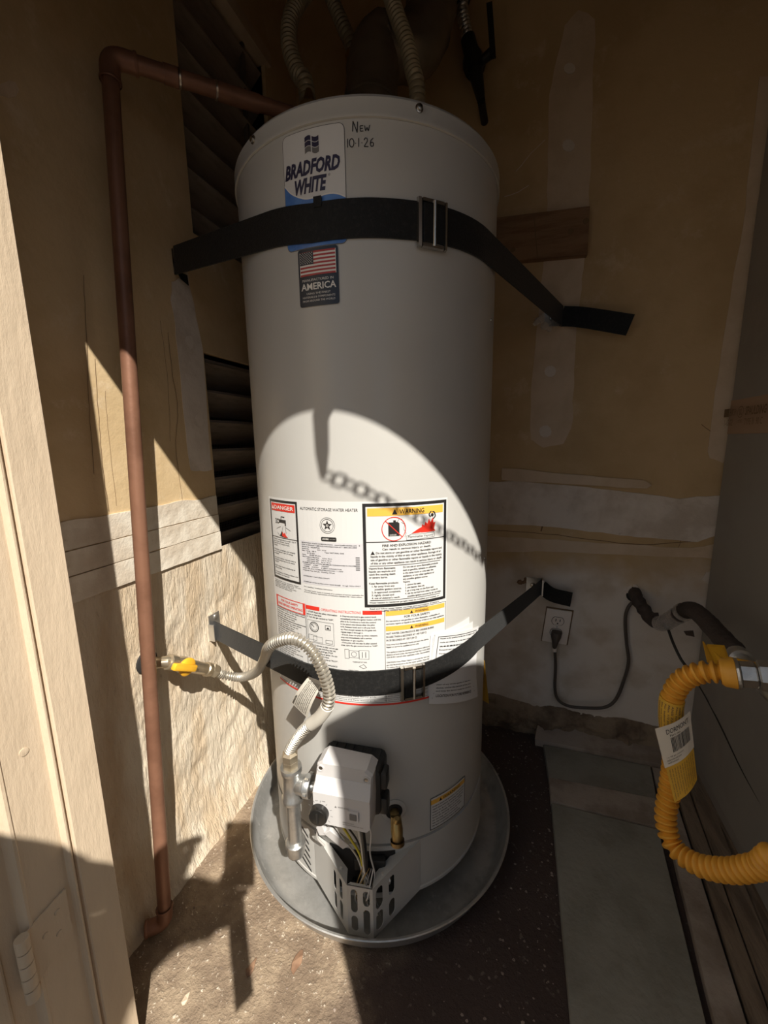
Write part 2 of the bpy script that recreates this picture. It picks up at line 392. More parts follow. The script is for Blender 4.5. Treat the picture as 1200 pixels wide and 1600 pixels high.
def floor_material():
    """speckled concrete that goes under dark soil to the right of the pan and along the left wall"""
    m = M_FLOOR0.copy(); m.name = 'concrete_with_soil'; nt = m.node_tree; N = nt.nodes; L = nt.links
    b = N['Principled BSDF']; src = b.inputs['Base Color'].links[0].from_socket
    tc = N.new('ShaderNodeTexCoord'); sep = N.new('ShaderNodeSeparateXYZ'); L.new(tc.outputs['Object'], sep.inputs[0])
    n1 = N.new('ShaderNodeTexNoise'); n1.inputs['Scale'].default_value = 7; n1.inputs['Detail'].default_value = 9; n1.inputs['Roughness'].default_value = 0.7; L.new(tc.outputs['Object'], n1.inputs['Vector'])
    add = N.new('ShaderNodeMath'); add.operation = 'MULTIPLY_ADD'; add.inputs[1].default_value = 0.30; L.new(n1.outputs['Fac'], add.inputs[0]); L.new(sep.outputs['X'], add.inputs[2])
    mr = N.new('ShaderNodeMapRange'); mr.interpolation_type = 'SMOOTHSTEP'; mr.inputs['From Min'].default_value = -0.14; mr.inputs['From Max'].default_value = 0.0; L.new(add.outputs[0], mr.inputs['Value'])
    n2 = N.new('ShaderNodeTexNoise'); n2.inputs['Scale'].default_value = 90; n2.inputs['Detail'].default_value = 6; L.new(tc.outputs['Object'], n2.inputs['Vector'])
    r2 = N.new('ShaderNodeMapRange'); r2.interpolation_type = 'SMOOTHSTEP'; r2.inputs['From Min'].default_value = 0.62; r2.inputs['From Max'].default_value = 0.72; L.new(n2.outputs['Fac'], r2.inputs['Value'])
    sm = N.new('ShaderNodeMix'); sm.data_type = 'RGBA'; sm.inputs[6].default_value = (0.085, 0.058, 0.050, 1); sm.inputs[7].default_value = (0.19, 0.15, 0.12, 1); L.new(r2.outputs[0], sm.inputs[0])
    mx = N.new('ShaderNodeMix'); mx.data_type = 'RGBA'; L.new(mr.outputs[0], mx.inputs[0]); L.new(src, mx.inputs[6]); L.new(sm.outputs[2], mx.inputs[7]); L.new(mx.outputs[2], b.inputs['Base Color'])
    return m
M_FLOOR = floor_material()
# ================================================================== THE SETTING
XL, YB, XR = -0.70, 1.30, 1.20
# floor: lumpy dirty concrete, one grid, dipping outside the frame
def gridmesh(x0, x1, y0, y1, nx, ny, fz):
    mb = MB(); vs = []
    for j in range(ny+1):
        for i in range(nx+1):
            x = x0+(x1-x0)*i/nx; y = y0+(y1-y0)*j/ny; vs.append((x, y, fz(x, y)))
    mb.add(vs, [(j*(nx+1)+i, j*(nx+1)+i+1, (j+1)*(nx+1)+i+1, (j+1)*(nx+1)+i) for j in range(ny) for i in range(nx)])
    return mb
def fl(x, y):
    h = noise.noise((x*9, y*9, 0))*0.004+noise.noise((x*30, y*30, 3))*0.0022
    d = math.hypot(x-TK[0], y-TK[1])
    return (h-0.002)*min(1, max(0, (d-0.28)/0.08)) - 0.0035
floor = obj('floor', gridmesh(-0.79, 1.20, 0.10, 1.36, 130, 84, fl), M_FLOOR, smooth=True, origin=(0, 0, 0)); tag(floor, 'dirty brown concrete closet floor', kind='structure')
ground = MB(); ground.box(-4, 5, -6, 0.10, -0.12, -0.02)
struct('floor_outside', ground, M_PATIO, label='concrete paving outside the closet door')
# grey slabs on the right of the floor
def slab(poly, z0, z1, m, name='concrete_slab'):
    mb = MB(); n = len(poly); c = Vector((sum(p[0] for p in poly)/n, sum(p[1] for p in poly)/n))
    top = [((p[0]-c.x)*0.985+c.x, (p[1]-c.y)*0.992+c.y, z1) for p in poly]
    mid = [(p[0], p[1], z1-0.004) for p in poly]; bot = [(p[0], p[1], z0) for p in poly]
    mb.loft([bot, mid, top], True, True)
    return obj(name, mb, m, floor)
slab([(0.115, 1.095), (0.385, 1.105), (0.402, 1.225), (0.108, 1.225)], -0.01, 0.008, M_SLAB)
slab([(0.116, 1.012), (0.366, 1.012), (0.385, 1.103), (0.115, 1.093)], -0.01, 0.010, M_SLAB2)
slab([(0.118, 0.16), (0.285, 0.16), (0.362, 1.010), (0.117, 1.010)], -0.01, 0.008, M_SLAB)
slab([(0.288, 0.16), (0.345, 0.16), (0.440, 1.225), (0.404, 1.225)], -0.01, 0.010, M_SLAB2)
# ledge along the back wall and the sill of the furnace
mb = MB(); mb.add([(0.085, 1.228, -0.01), (0.47, 1.228, -0.01), (0.47, 1.32, -0.01), (0.085, 1.32, -0.01),
                   (0.083, 1.229, 0.018), (0.47, 1.227, 0.020), (0.47, 1.32, 0.040), (0.10, 1.32, 0.040)],
                  [(0, 1, 5, 4), (1, 2, 6, 5), (2, 3, 7, 6), (3, 0, 4, 7), (4, 5, 6, 7), (3, 2, 1, 0)])
obj('back_ledge', mb, M_SLAB2, floor)
for i, (a, b, h) in enumerate(((0.0, 0.030, 0.016), (0.034, 0.068, 0.026), (0.070, 0.100, 0.020))):
    mb = MB(); mb.add([(0.350+a, 0.15, -0.01), (0.350+b, 0.15, -0.01), (0.448+b, 1.24, -0.01), (0.448+a, 1.24, -0.01),
                       (0.350+a, 0.15, h), (0.350+b, 0.15, h), (0.448+b, 1.24, h), (0.448+a, 1.24, h)],
                      [(0, 1, 2, 3), (4, 5, 6, 7), (0, 1, 5, 4), (1, 2, 6, 5), (2, 3, 7, 6), (3, 0, 4, 7)])
    obj('sill_board', mb, M_SILL, floor)

# left wall: drywall above, rough concrete below, two vent openings
VY0, VY1 = 0.80, 1.13
UZ0, UZ1, LZ0, LZ1 = 1.415, 1.975, 0.672, 1.166
ROUGH_TOP = 0.705
mb = MB()
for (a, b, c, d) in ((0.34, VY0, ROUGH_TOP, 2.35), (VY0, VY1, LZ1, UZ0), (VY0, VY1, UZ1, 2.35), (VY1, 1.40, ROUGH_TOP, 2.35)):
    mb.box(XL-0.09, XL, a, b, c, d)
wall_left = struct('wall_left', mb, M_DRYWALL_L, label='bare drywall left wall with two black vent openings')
ny, nz_ = 120, 90; vs = []; mb = MB()
for j in range(nz_+1):
    for i in range(ny+1):
        y = 0.335+(1.32-0.335)*i/ny; z = -0.02+(ROUGH_TOP+0.02)*j/nz_
        k = min(1, max(0, (0.66-z)/0.12)); flare = 0.020*max(0, (0.12-z)/0.12)**2+0.01*max(0, (0.35-z)/0.35)
        n1 = noise.fractal((y*8, z*8, 2.0), 0.8, 2.1, 5); n2 = noise.noise(((y+z)*9, (y-z)*52, 6))
        ridge = abs(noise.noise((y*14+z*9, z*11-y*8, 9)))
        vs.append((XL+0.001+k*(0.006*n1+0.0028*n2-0.010*(0.22-min(0.22, ridge)))+flare, y, z))
fs = [(j*(ny+1)+i, j*(ny+1)+i+1, (j+1)*(ny+1)+i+1, (j+1)*(ny+1)+i) for j in range(nz_) for i in range(ny)]
mb.add(vs, fs); obj('rough_concrete_base', mb, M_STUCCO, wall_left, True, 60)
def wallpoly(mb, pix, fn, nrm, t, seed=0, jag=0.004, sub=5):
    """irregular flat patch with its own thickness on a wall: pixel outline -> wall points, jagged edge"""
    P = [Vector(fn(*q)) for q in pix]; out = []
    for a, b in zip(P, P[1:]+P[:1]):
        for k in range(sub):
            q = a.lerp(b, k/sub); n = noise.noise_vector((q.x*40+seed, q.y*40, q.z*40))
            q = q+n*jag; out.append(q)
    N = Vector(nrm)
    out = [q-N*q.dot(N)+N*(P[0].dot(N)) for q in out]
    mb.prism(out, N*t)
onL = lambda u, v: px(u, v, XL)
onB = lambda u, v: py(u, v, YB)
NL, NB = (1, 0, 0), (0, -1, 0)
def patch(name, pix, side, m, t=0.0012, seed=0, jag=0.004, sub=5):
    mb = MB(); wallpoly(mb, pix, onL if side == 'L' else onB, NL if side == 'L' else NB, t, seed, jag, sub)
    return obj(name, mb, m, wall_left if side == 'L' else wall_back)
# white painted band of the left wall, in three courses with joints between them
zb = lambda y, z: (XL, y, z)
for k, (z0, z1, y0) in enumerate(((0.789, 0.834, 0.345), (0.746, 0.787, 0.345), (0.700, 0.744, 0.345))):
    mb = MB(); pts = []
    n = 26
    for i in range(n+1):
        y = y0+(0.797-y0)*i/n; pts.append((XL, y, z0+0.0012*noise.noise((y*30, k, 0))))
    for i in range(n, -1, -1):
        y = y0+(0.797-y0)*i/n; pts.append((XL, y, z1+(0.010 if k == 0 else 0.0012)*noise.noise((y*14, k, 5))))
    mb.prism(pts, (0.0035+0.0012*k, 0, 0)); obj('plaster_course', mb, M_PLASTER_W, wall_left)
patch('joint_compound', [(268, 440), (292, 425), (316, 545), (327, 700), (331, 735), (298, 736), (291, 690), (279, 560), (268, 470)], 'L', M_MUD_W, seed=1)
for q in ((295, 535), (310, 657)):
    patch('nail_spot', [(q[0]+7*math.cos(a), q[1]+11*math.sin(a)) for a in np.linspace(0, 6.28, 9)[:-1]], 'L', M_MUD_W, 0.002, 2, 0.002, 3)
patch('nail_spot', [(12+16*math.cos(a), 140+14*math.sin(a)) for a in np.linspace(0, 6.28, 9)[:-1]], 'L', M_MUD, 0.0012, 2, 0.002, 3)
# hairline cracks in the drywall paper
def crack(pts, side, wd=0.0011):
    fn = onL if side == 'L' else onB; mb = MB(); P = [Vector(fn(*q)) for q in pts]; P = spline(P, 6)
    P = [p+noise.noise_vector(p*60)*0.0022 for p in P]
    N = Vector(NL if side == 'L' else NB)
    for a, b in zip(P, P[1:]):
        d = (b-a).normalized(); s_ = d.cross(N)*wd*0.5; a2, b2 = a-N*a.dot(N)+N*(P[0].dot(N)), b-N*b.dot(N)+N*(P[0].dot(N))
        a2 = a2+N*0.0004; b2 = b2+N*0.0004
        mb.add([a2-s_, a2+s_, b2+s_, b2-s_], [(0, 1, 2, 3)])
    return obj('crack', mb, M_CREVICE, wall_left if side == 'L' else wall_back)
XLc = XL
crack([(148, 560), (153, 640), (160, 720), (170, 800)], 'L'); crack([(164, 610), (170, 680), (182, 790)], 'L', 0.0009)
crack([(262, 520), (268, 580), (277, 640), (274, 700), (284, 780)], 'L'); crack([(250, 500), (262, 600), (266, 690)], 'L', 0.0008)
crack([(130, 430), (134, 520), (139, 640), (146, 740)], 'L', 0.0009)

# vents
def louvered_vent(z0, z1, nsl, label, screen_pitch, top_lip):
    t = empty('louvered_vent', (XL-0.045, (VY0+VY1)/2, z0), label, 'vent', 'wall vents')
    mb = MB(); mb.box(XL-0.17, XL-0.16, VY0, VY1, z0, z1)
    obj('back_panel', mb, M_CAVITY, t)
    mb = MB()
    mb.box(XL-0.16, XL-0.012, VY0-0.012, VY0, z0, z1); mb.box(XL-0.16, XL-0.012, VY1, VY1+0.012, z0, z1)
    mb.box(XL-0.16, XL-0.012, VY0, VY1, z0-0.012, z0); mb.box(XL-0.16, XL-0.012, VY0, VY1, z1, z1+0.012)
    obj('frame', mb, M_BLACKPAINT, t)
    p = (z1-z0)/nsl
    mb = MB(); zc = z0+p*0.45; a = rad(42); L_ = 0.040; th = 0.0045
    ca, sa = math.cos(a), math.sin(a)
    mb.obox((XL-0.046, (VY0+VY1)/2, zc), (0, 1, 0), (ca, 0, sa), (-sa, 0, ca), (VY1-VY0)/2-0.001, L_, th)
    s0 = obj('slat', mb, M_BLACKPAINT, t)
    for k in range(1, nsl): dup(s0, (0, 0, p*k))
    mb = MB(); x = XL-0.090; q = screen_pitch; wr = 0.0007
    y = VY0+q/2
    while y < VY1: mb.box(x-wr, x+wr, y-wr, y+wr, z0, z1); y += q
    z = z0+q/2
    while z < z1: mb.box(x-wr, x+wr, VY0, VY1, z-wr, z+wr); z += q
    obj('insect_screen', mb, M_SCREEN, t)
    if top_lip:
        mb = MB(); mb.box(XL-0.03, XL+0.012, VY0-0.02, VY1+0.012, z1-0.002, z1+0.03)
        obj('top_trim', mb, M_MUD, t)
        mb = MB(); mb.box(XL-0.028, XL-0.016, 1.055, 1.063, z0, z1); obj('clip_bar', mb, M_SCREEN, t)
    else:
        mb = MB(); mb.box(XL-0.016, XL-0.006, VY0+0.004, VY1, z1-0.018, z1-0.012); obj('head_bar', mb, M_SCREEN, t)
    return t
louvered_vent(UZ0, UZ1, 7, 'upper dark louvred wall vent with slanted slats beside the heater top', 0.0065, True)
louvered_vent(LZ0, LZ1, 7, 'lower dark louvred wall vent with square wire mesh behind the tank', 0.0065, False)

# back wall
mb = MB(); mb.box(XL-0.09, XR+0.1, YB, YB+0.09, -0.02, 2.35)
wall_back = struct('wall_back', mb, M_BACKWALL, label='bare tan drywall back wall patched with joint compound')
patch('joint_compound', [(882, 40), (905, 16), (930, 30), (926, 120), (921, 300), (912, 420), (902, 500), (897, 600), (893, 668), (880, 694), (850, 700), (829, 688), (830, 600), (840, 500), (850, 400), (855, 300), (858, 150)], 'B', M_MUD)
for (q, r_) in (((890, 108), 9), ((888, 228), 10), ((860, 580), 9), ((852, 674), 10)):
    patch('nail_spot', [(q[0]+r_*math.cos(a), q[1]+r_*math.sin(a)) for a in np.linspace(0, 6.28, 11)[:-1]], 'B', M_MUD_W, 0.002, 2, 0.0015, 3)
patch('joint_compound', [(1185, 120), (1205, 120), (1200, 335), (1152, 622), (1146, 690), (1130, 724), (1108, 716), (1107, 690), (1126, 560), (1163, 330)], 'B', M_MUD)
patch('plaster_band', [(755, 752), (820, 752), (920, 762), (1010, 772), (1060, 779), (1135, 774), (1126, 836), (1090, 846), (1010, 840), (940, 832), (850, 822), (755, 818)], 'B', M_MUD_W, 0.003, 3)
patch('plaster_ridge', [(785, 730), (900, 742), (1005, 750), (1018, 758), (1010, 764), (900, 757), (785, 750)], 'B', M_MUD, 0.006, 4)
patch('plaster_smear', [(760, 838), (850, 842), (960, 850), (1080, 856), (1124, 850), (1120, 872), (1000, 868), (860, 862), (760, 862)], 'B', M_MUD, 0.0012, 5)
patch('plaster_chip', [(1095, 905), (1104, 893), (1118, 892), (1112, 915)], 'B', M_MUD_W, 0.004, 9, 0.002, 3)
crack([(765, 810), (790, 770), (850, 770), (858, 790), (845, 830)], 'B', 0.004)
crack([(762, 828), (850, 834), (990, 850), (1080, 846)], 'B', 0.002)
crack([(1096, 664), (1115, 678), (1140, 690)], 'B', 0.0016)
crack([(1070, 800), (1064, 840), (1058, 860)], 'B', 0.0012)
for pts in ([(788, 308), (810, 300), (826, 290)], [(806, 268), (830, 240), (852, 218)]):   # scuffs
    o = crack(pts, 'B', 0.0016); o.name = 'scuff'; o.data.materials[0] = M_MUD_W
# broken plaster round the strap anchors and the pipe
def rubble(c, nrm, n, r0, r1, m, name, seed):
    rnd = random.Random(seed); mb = MB()
    for k in range(n):
        a = rnd.uniform(0, 6.28); d = rnd.uniform(0, r1); s_ = rnd.uniform(r0*0.4, r0)
        N = Vector(nrm); u = N.cross(Vector((0, 0, 1))); c_ = Vector(c)+u*math.cos(a)*d*1.4+Vector((0, 0, 1))*math.sin(a)*d*0.8
        vs = []
        for i in range(3):
            for j in range(6):
                ph = (i-1)*0.8; th = j*1.047+k
                q = u*math.cos(th)*math.cos(ph)+Vector((0, 0, 1))*math.sin(th)*math.cos(ph)+N*math.sin(ph)*0.6
                vs.append(c_+q*s_*(1+0.4*noise.noise(q*3+c_*50)))
        mb.add(vs, [(i*6+j, i*6+(j+1) % 6, (i+1)*6+(j+1) % 6, (i+1)*6+j) for i in range(2) for j in range(6)]+[tuple(range(6)), tuple(range(12, 18))])
    return obj(name, mb, m, wall_back)
rubble(py(855, 504, YB), NB, 16, 0.014, 0.026, M_MUD_W, 'broken_plaster', 3)
rubble(py(822, 908, YB), NB, 12, 0.010, 0.018, M_WOOD, 'broken_plaster', 4)
rubble(py(990, 922, YB), NB, 10, 0.010, 0.016, M_MUD_W, 'broken_plaster', 5)
mb = MB(); discp(mb, lambda q: (q[0], YB-0.0015, q[1]), py(990, 930, YB)[0], py(990, 930, YB)[2], 0.02, 14); obj('pipe_hole', mb, M_DARK, wall_back)
# stony footing along the base of the back wall
nx, nzz = 150, 26; vs = []
for j in range(nzz+1):
    for i in range(nx+1):
        x = -0.70+(1.16)*i/nx; z = -0.01+0.135*j/nzz
        top = 0.105+0.025*noise.noise((x*6, 0, 1))
        k = max(0, min(1, (top-z)/0.05))
        y = YB+0.004-k*(0.022+0.016*noise.fractal((x*16, z*20, 3), 0.8, 2.1, 4)+0.010*abs(noise.noise((x*50, z*50, 2))))
        vs.append((x, y, z))
mb = MB(); mb.add(vs, [(j*(nx+1)+i, j*(nx+1)+i+1, (j+1)*(nx+1)+i+1, (j+1)*(nx+1)+i) for j in range(nzz) for i in range(nx)])
obj('stone_footing', mb, M_FOOT, wall_back, True, 60)
mb = MB(); mb.box(XR, XR+0.1, 0.10, YB, -0.02, 2.35); struct('wall_right', mb, M_DRYWALL, label='closet right wall behind the furnace')
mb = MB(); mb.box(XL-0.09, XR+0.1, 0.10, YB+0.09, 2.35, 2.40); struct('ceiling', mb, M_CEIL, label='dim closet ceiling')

# front wall with the doorway
FY0, FY1 = 0.225, 0.340
DX0, DX1, HZ = -0.560, 0.640, 1.555
mb = MB(); mb.box(-2.5, DX0, FY0, FY1-0.002, -0.02, 2.6); mb.box(DX1+0.02, 3, FY0, FY1-0.002, -0.02, 2.6); mb.box(DX0, DX1+0.02, FY0, FY1-0.002, HZ+0.02, 2.6)
struct('wall_front', mb, M_EXT, label='painted outer wall around the doorway')
# left jamb: stop, bead, rabbet -- one extruded profile (x, y)
prof = [(-0.560, 0.342), (-0.5415, 0.342), (-0.540, 0.3405), (-0.540, 0.299), (-0.5415, 0.2975), (-0.546, 0.2965), (-0.5425, 0.2945), (-0.5405, 0.2925), (-0.5405, 0.2905), (-0.543, 0.2885), (-0.547, 0.2870),
        (-0.547, 0.2440), (-0.5455, 0.2425), (-0.5455, 0.2395), (-0.549, 0.2370), (-0.556, 0.2340), (-0.558, 0.2050), (-0.575, 0.2050), (-0.575, 0.342)]
mb = MB(); mb.prism([(x, y, -0.015) for x, y in prof], (0, 0, HZ+0.035))
trim1 = struct('trim_1', mb, M_PAINT, label='cream painted wooden door jamb with stop bead')
mb = MB(); mb.box(DX1, DX1+0.02, FY0-0.01, FY1, -0.015, HZ+0.02); struct('trim_2', mb, M_PAINT, label='right door jamb')
mb = MB(); mb.box(DX0, DX1, FY0-0.008, FY1, HZ, HZ+0.02); struct('trim_3', mb, M_PAINT, label='head jamb of the doorway')
# hinge on the jamb
hz = [px(45, 1448, -0.545)[2], px(48, 1560, -0.545)[2]]
hy = 0.228
mb = MB(); 
nk = 5; L_ = (hz[0]-hz[1])/nk
for k in range(nk):
    z0 = hz[1]+k*L_
    mb.lathe((-0.541, hy, z0+0.0006), [(0.0068, 0), (0.0074, 0.0008), (0.0074, L_-0.002), (0.0068, L_-0.0012)], 14, cap0=True, cap1=True)
hinge = obj('hinge', mb, M_PAINT, trim1, True)
mb = MB(); a = [(-0.5465, 0.232, hz[0]-0.004), (-0.5465, 0.281, hz[0]+0.003), (-0.5465, 0.281, hz[0]-0.060), (-0.5465, 0.232, hz[1]+0.006)]
mb.prism(a, (0.0022, 0, 0)); obj('hinge_leaf', mb, M_PAINT, hinge)
for (yy, zz) in ((0.268, hz[0]-0.017), (0.252, hz[0]-0.032), (0.266, hz[0]-0.048)):
    mb = MB(); mb.lathe((-0.5444, yy, zz), [(0.0036, 0), (0.0034, 0.001), (0.0020, 0.0016)], 12, (1, 0, 0), cap1=True); obj('screw', mb, M_PAINT, hinge, True)
mb = MB(); zz = px(37, 1175, -0.547)[2]; yy = px(37, 1175, -0.547)[1]; mb.lathe((-0.547, yy, zz), [(0.005, 0), (0.005, 0.0008), (0.0035, 0.001)], 14, (1, 0, 0), cap1=True); obj('filled_nail', mb, M_PAINT, trim1, True)
# door leaf folded open outside
mb = MB(); 
dx, dy = -0.16, -0.987
c0 = Vector((-0.548, 0.222, 0)); ax = Vector((dx, dy, 0)).normalized(); n_ = Vector((-ax.y, ax.x, 0))
mb.obox(c0+ax*0.42+n_*(-0.018)+Vector((0, 0, HZ/2+0.005)), ax, n_, (0, 0, 1), 0.41, 0.016, HZ/2-0.012, 0.003)
door = struct('door_1', mb, M_PAINT, label='cream door leaf swung open on its hinges')
#@@OBJECTS

# right leaf of the double door, standing half open outside the frame
e0_, e1_ = Vector((DX1+0.034, 0.203, 0)), Vector((0.337, -0.158, 0)); ax = (e1_-e0_).normalized(); n_ = Vector((-ax.y, ax.x, 0)); L_ = (e1_-e0_).length
mb = MB(); mb.obox((e0_+e1_)/2+n_*0.0+Vector((0, 0, 0.748)), ax, n_, (0, 0, 1), L_/2, 0.016, 0.748-0.012, 0.003)
struct('door_2', mb, M_PAINT, label='cream right door leaf standing half open')
# ================================================================== THE WATER HEATER
BASE_Z = 0.045
heater = empty('water_heater', (TK[0], TK[1], BASE_Z), 'tall light grey cylindrical gas water heater standing in a round metal pan', 'water heater')
C3 = lambda z=0: (TK[0], TK[1], z)
mb = MB(); mb.lathe(C3(), [(R-0.006, 0.1835), (R, 0.1840), (R, 1.415)], 192); jacket = obj('jacket', mb, M_JACKET, heater, True, 40)
mb = MB(); mb.lathe(C3(), [(R+0.0005, 1.412), (R+0.0035, 1.4125), (R+0.0038, 1.4155), (R+0.0028, 1.4185), (R+0.0028, 1.437), (R-0.001, 1.4425), (R-0.010, 1.4445), (0.09, 1.450), (0.0, 1.450)], 160, cap0=False)
top_cap = obj('top_cap', mb, M_JACKET, heater, True, 30)
mb = MB(); mb.lathe(C3(), [(R-0.006, 0.1835), (R-0.006, 0.1800), (R+0.0016, 0.1795), (R+0.0016, 0.1775), (R+0.0005, 0.176), (R+0.0005, 0.066), (R+0.0020, 0.064), (R+0.0020, 0.058), (R-0.012, 0.056), (R-0.012, BASE_Z)], 160)
obj('base_ring', mb, M_JACKET, heater, True, 30)
mb = MB(); mb.lathe(C3(), [(0.0, 0.060), (R-0.013, 0.060)], 64); obj('bottom_plate', mb, M_JACKET, heater)
for k in range(3):
    a = k*2.09+0.5; mb = MB(); mb.lathe((TK[0]+0.19*math.sin(a), TK[1]-0.19*math.cos(a), 0.004), [(0.02, 0), (0.02, 0.055)], 16, cap0=True, cap1=True); obj('foot', mb, M_BLACK, heater)
for (u, v) in ((395, 208), (655, 167)):
    p = pt(u, v, R+0.003); d = Vector((p[0]-TK[0], p[1]-TK[1], 0)).normalized(); p = Vector((p[0], p[1], min(p[2], 1.430)))
    mb = MB(); mb.lathe(p-d*0.0005, [(0.0062, 0), (0.006, 0.0015), (0.0042, 0.002), (0.004, 0.0048), (0.002, 0.0055)], 12, d, cap1=True)
    obj('screw', mb, M_CHROME, top_cap, True)
for (u, v) in ((767, 500), (757, 872)):
    p = pt(u, v, R); d = Vector((p[0]-TK[0], p[1]-TK[1], 0)).normalized()
    mb = MB(); mb.lathe(Vector(p)-d*0.0005, [(0.003, 0), (0.0025, 0.002), (0.001, 0.0025)], 10, d, cap1=True); obj('rivet', mb, M_CHROME, jacket, True)

J = lambda off: (lambda q: cylpt(q, off))
# ---- brand label
def rrect(x0, x1, y0, y1, r, n=6):
    out = []
    for (cx, cy, a0) in ((x1-r, y1-r, 0), (x0+r, y1-r, 90), (x0+r, y0+r, 180), (x1-r, y0+r, 270)):
        for k in range(n+1):
            a = rad(a0+90*k/n); out.append((cx+r*math.cos(a), cy+r*math.sin(a)))
    return out
def strip_poly(mb, fn, xs, lo, hi):
    """area between two curves over xs, split in columns so that it bends with the jacket"""
    for a, b in zip(xs, xs[1:]):
        mb.add([fn((a, lo(a))), fn((b, lo(b))), fn((b, hi(b))), fn((a, hi(a)))], [(0, 1, 2, 3)])
def rr_lohi(x0, x1, y0, y1, r):
    def inset(x):
        d = max(0, x0+r-x, x-(x1-r)); return r-math.sqrt(max(0, r*r-d*d))
    return (lambda x: y0+inset(x)), (lambda x: y1-inset(x))
def xsrange(x0, x1, r, n=14):
    return sorted(set([x0+r*(1-math.cos(k*math.pi/12)) for k in range(7)]+[x1-r*(1-math.cos(k*math.pi/12)) for k in range(7)]+list(np.linspace(x0+r, x1-r, n))))
bx0, bx1 = LU(440, 200)[0], LU(538, 182)[0]; bz1, bz0 = 1.4085, 1.250
lo, hi = rr_lohi(bx0, bx1, bz0, bz1, 0.009); xs = xsrange(bx0, bx1, 0.009)
mb = MB(); strip_poly(mb, J(0.0004), xs, lo, hi); brand = obj('brand_label', mb, M_GREYINK, heater)
mb = MB(); i_ = 0.0011; lo2, hi2 = rr_lohi(bx0+i_, bx1-i_, bz0+i_, bz1-i_, 0.008); xs2 = xsrange(bx0+i_, bx1-i_, 0.008)
strip_poly(mb, J(0.0007), xs2, lo2, hi2); obj('label_face', mb, M_WHITE, brand)
wpts = [(bx0+i_, LU(447, 292)[1]), (bx0+0.014, LU(460, 303)[1]), (LU(476, 310)[0], LU(476, 311)[1]), (LU(495, 308)[0], LU(495, 308)[1]), (LU(514, 302)[0], LU(514, 302.5)[1]), (LU(528, 303)[0], LU(528, 303)[1]), (bx1-i_, LU(538, 308)[1])]
wx = [p[0] for p in wpts]; wz = [p[1] for p in wpts]
sp = spline([(a, 0, b) for a, b in wpts], 8); sx_ = [p.x for p in sp]; sz_ = [p.z for p in sp]
wave = lambda x: float(np.interp(x, sx_, sz_))
mb = MB(); strip_poly(mb, J(0.0010), xs2, lo2, lambda x: wave(x)); obj('blue_wave', mb, M_BLUE, brand)
mb = MB(); strip_poly(mb, J(0.0012), list(np.linspace(bx0+i_, bx1-i_, 30)), lambda x: wave(x)-0.0012, lambda x: wave(x)+0.0008); obj('wave_edge', mb, M_OFFWHITE, brand)
mb = MB(); T1 = J(0.0011)
text_box(mb, T1, 'BRADFORD', LU(445, 252)[0], LU(531, 232)[0], 1.3485, 1.3690, shear=0.28, bold=0.045)
text_box(mb, T1, 'WHITE', LU(460, 265)[0], LU(510, 250)[0], 1.3245, 1.3455, shear=0.28, bold=0.045)
ringp(mb, T1, LU(514, 249)[0], 1.3440, 0.0014, 0.0004, 12)
obj('brand_lettering', mb, M_PURPLE, brand)
# waving flag emblem: three bands with light bars between
fx0, fx1 = LU(476, 215)[0], LU(498, 215)[0]; fz = 1.386
def flg(x): return 0.0022*math.sin((x-fx0)/(fx1-fx0)*6.0)
mb = MB()
for k, (h0, h1) in enumerate(((0.0055, 0.0115), (-0.0015, 0.0045), (-0.0095, -0.0025))):
    mb.cur = 0 if k == 0 else (0 if k == 1 else 1)
    strip_poly(mb, T1, list(np.linspace(fx0, fx0+(fx1-fx0)*0.44, 5)), lambda x: fz+h0+flg(x), lambda x: fz+h1+flg(x))
    mb.cur = 0 if k == 0 else (0 if k == 1 else 1)
    strip_poly(mb, T1, list(np.linspace(fx0+(fx1-fx0)*0.52, fx1, 5)), lambda x: fz+h0+flg(x), lambda x: fz+h1+flg(x))
obj('flag_emblem', mb, [M_PURPLE, M_GREYINK], brand)
# ---- origin label
ox0, ox1 = LU(466, 395)[0], LU(528, 388)[0]; oz1, oz0 = 1.2495, 1.1670
lo, hi = rr_lohi(ox0, ox1, oz0, oz1, 0.004); mb = MB(); strip_poly(mb, J(0.0014), xsrange(ox0, ox1, 0.004), lo, hi); orig = obj('origin_label', mb, M_NAVY, heater)
T2 = J(0.0018); fw0, fw1 = ox0+0.0032, ox1-0.0032; fz1, fz0 = oz1-0.0045, oz1-0.0385
mb = MB(); sh = (fz1-fz0)/13
quadp(mb, T2, fw0, fw1, fz0, fz1, 8); obj('flag_white', mb, M_OFFWHITE, orig)
mb = MB()
for k in range(0, 13, 2): quadp(mb, J(0.0020), fw0+0.0008, fw1-0.0008, fz0+k*sh, fz0+(k+1)*sh, 8)
obj('flag_stripes', mb, M_FLAGRED, orig)
cx1 = fw0+(fw1-fw0)*0.40
mb = MB(); quadp(mb, J(0.0022), fw0+0.0006, cx1, fz0+6*sh, fz1-0.0004, 4); obj('flag_canton', mb, M_NAVY, orig)
mb = MB()
for r_ in range(9):
    for c_ in range(6 if r_ % 2 == 0 else 5):
        x = fw0+0.0022+(c_+(0 if r_ % 2 == 0 else 0.5))*(cx1-fw0-0.0030)/5.4; z = fz1-0.0018-r_*(7*sh-0.003)/8.6
        polyp(mb, J(0.0024), [(x+(0.00085 if k % 2 == 0 else 0.0004)*math.sin(k*math.pi/5), z+(0.00085 if k % 2 == 0 else 0.0004)*math.cos(k*math.pi/5)) for k in range(10)])
obj('flag_stars', mb, M_OFFWHITE, orig)
mb = MB(); w_ = ox1-ox0
text_box(mb, T2, 'MANUFACTURED IN', ox0+w_*0.10, ox1-w_*0.12, oz1-0.0465, oz1-0.0430)
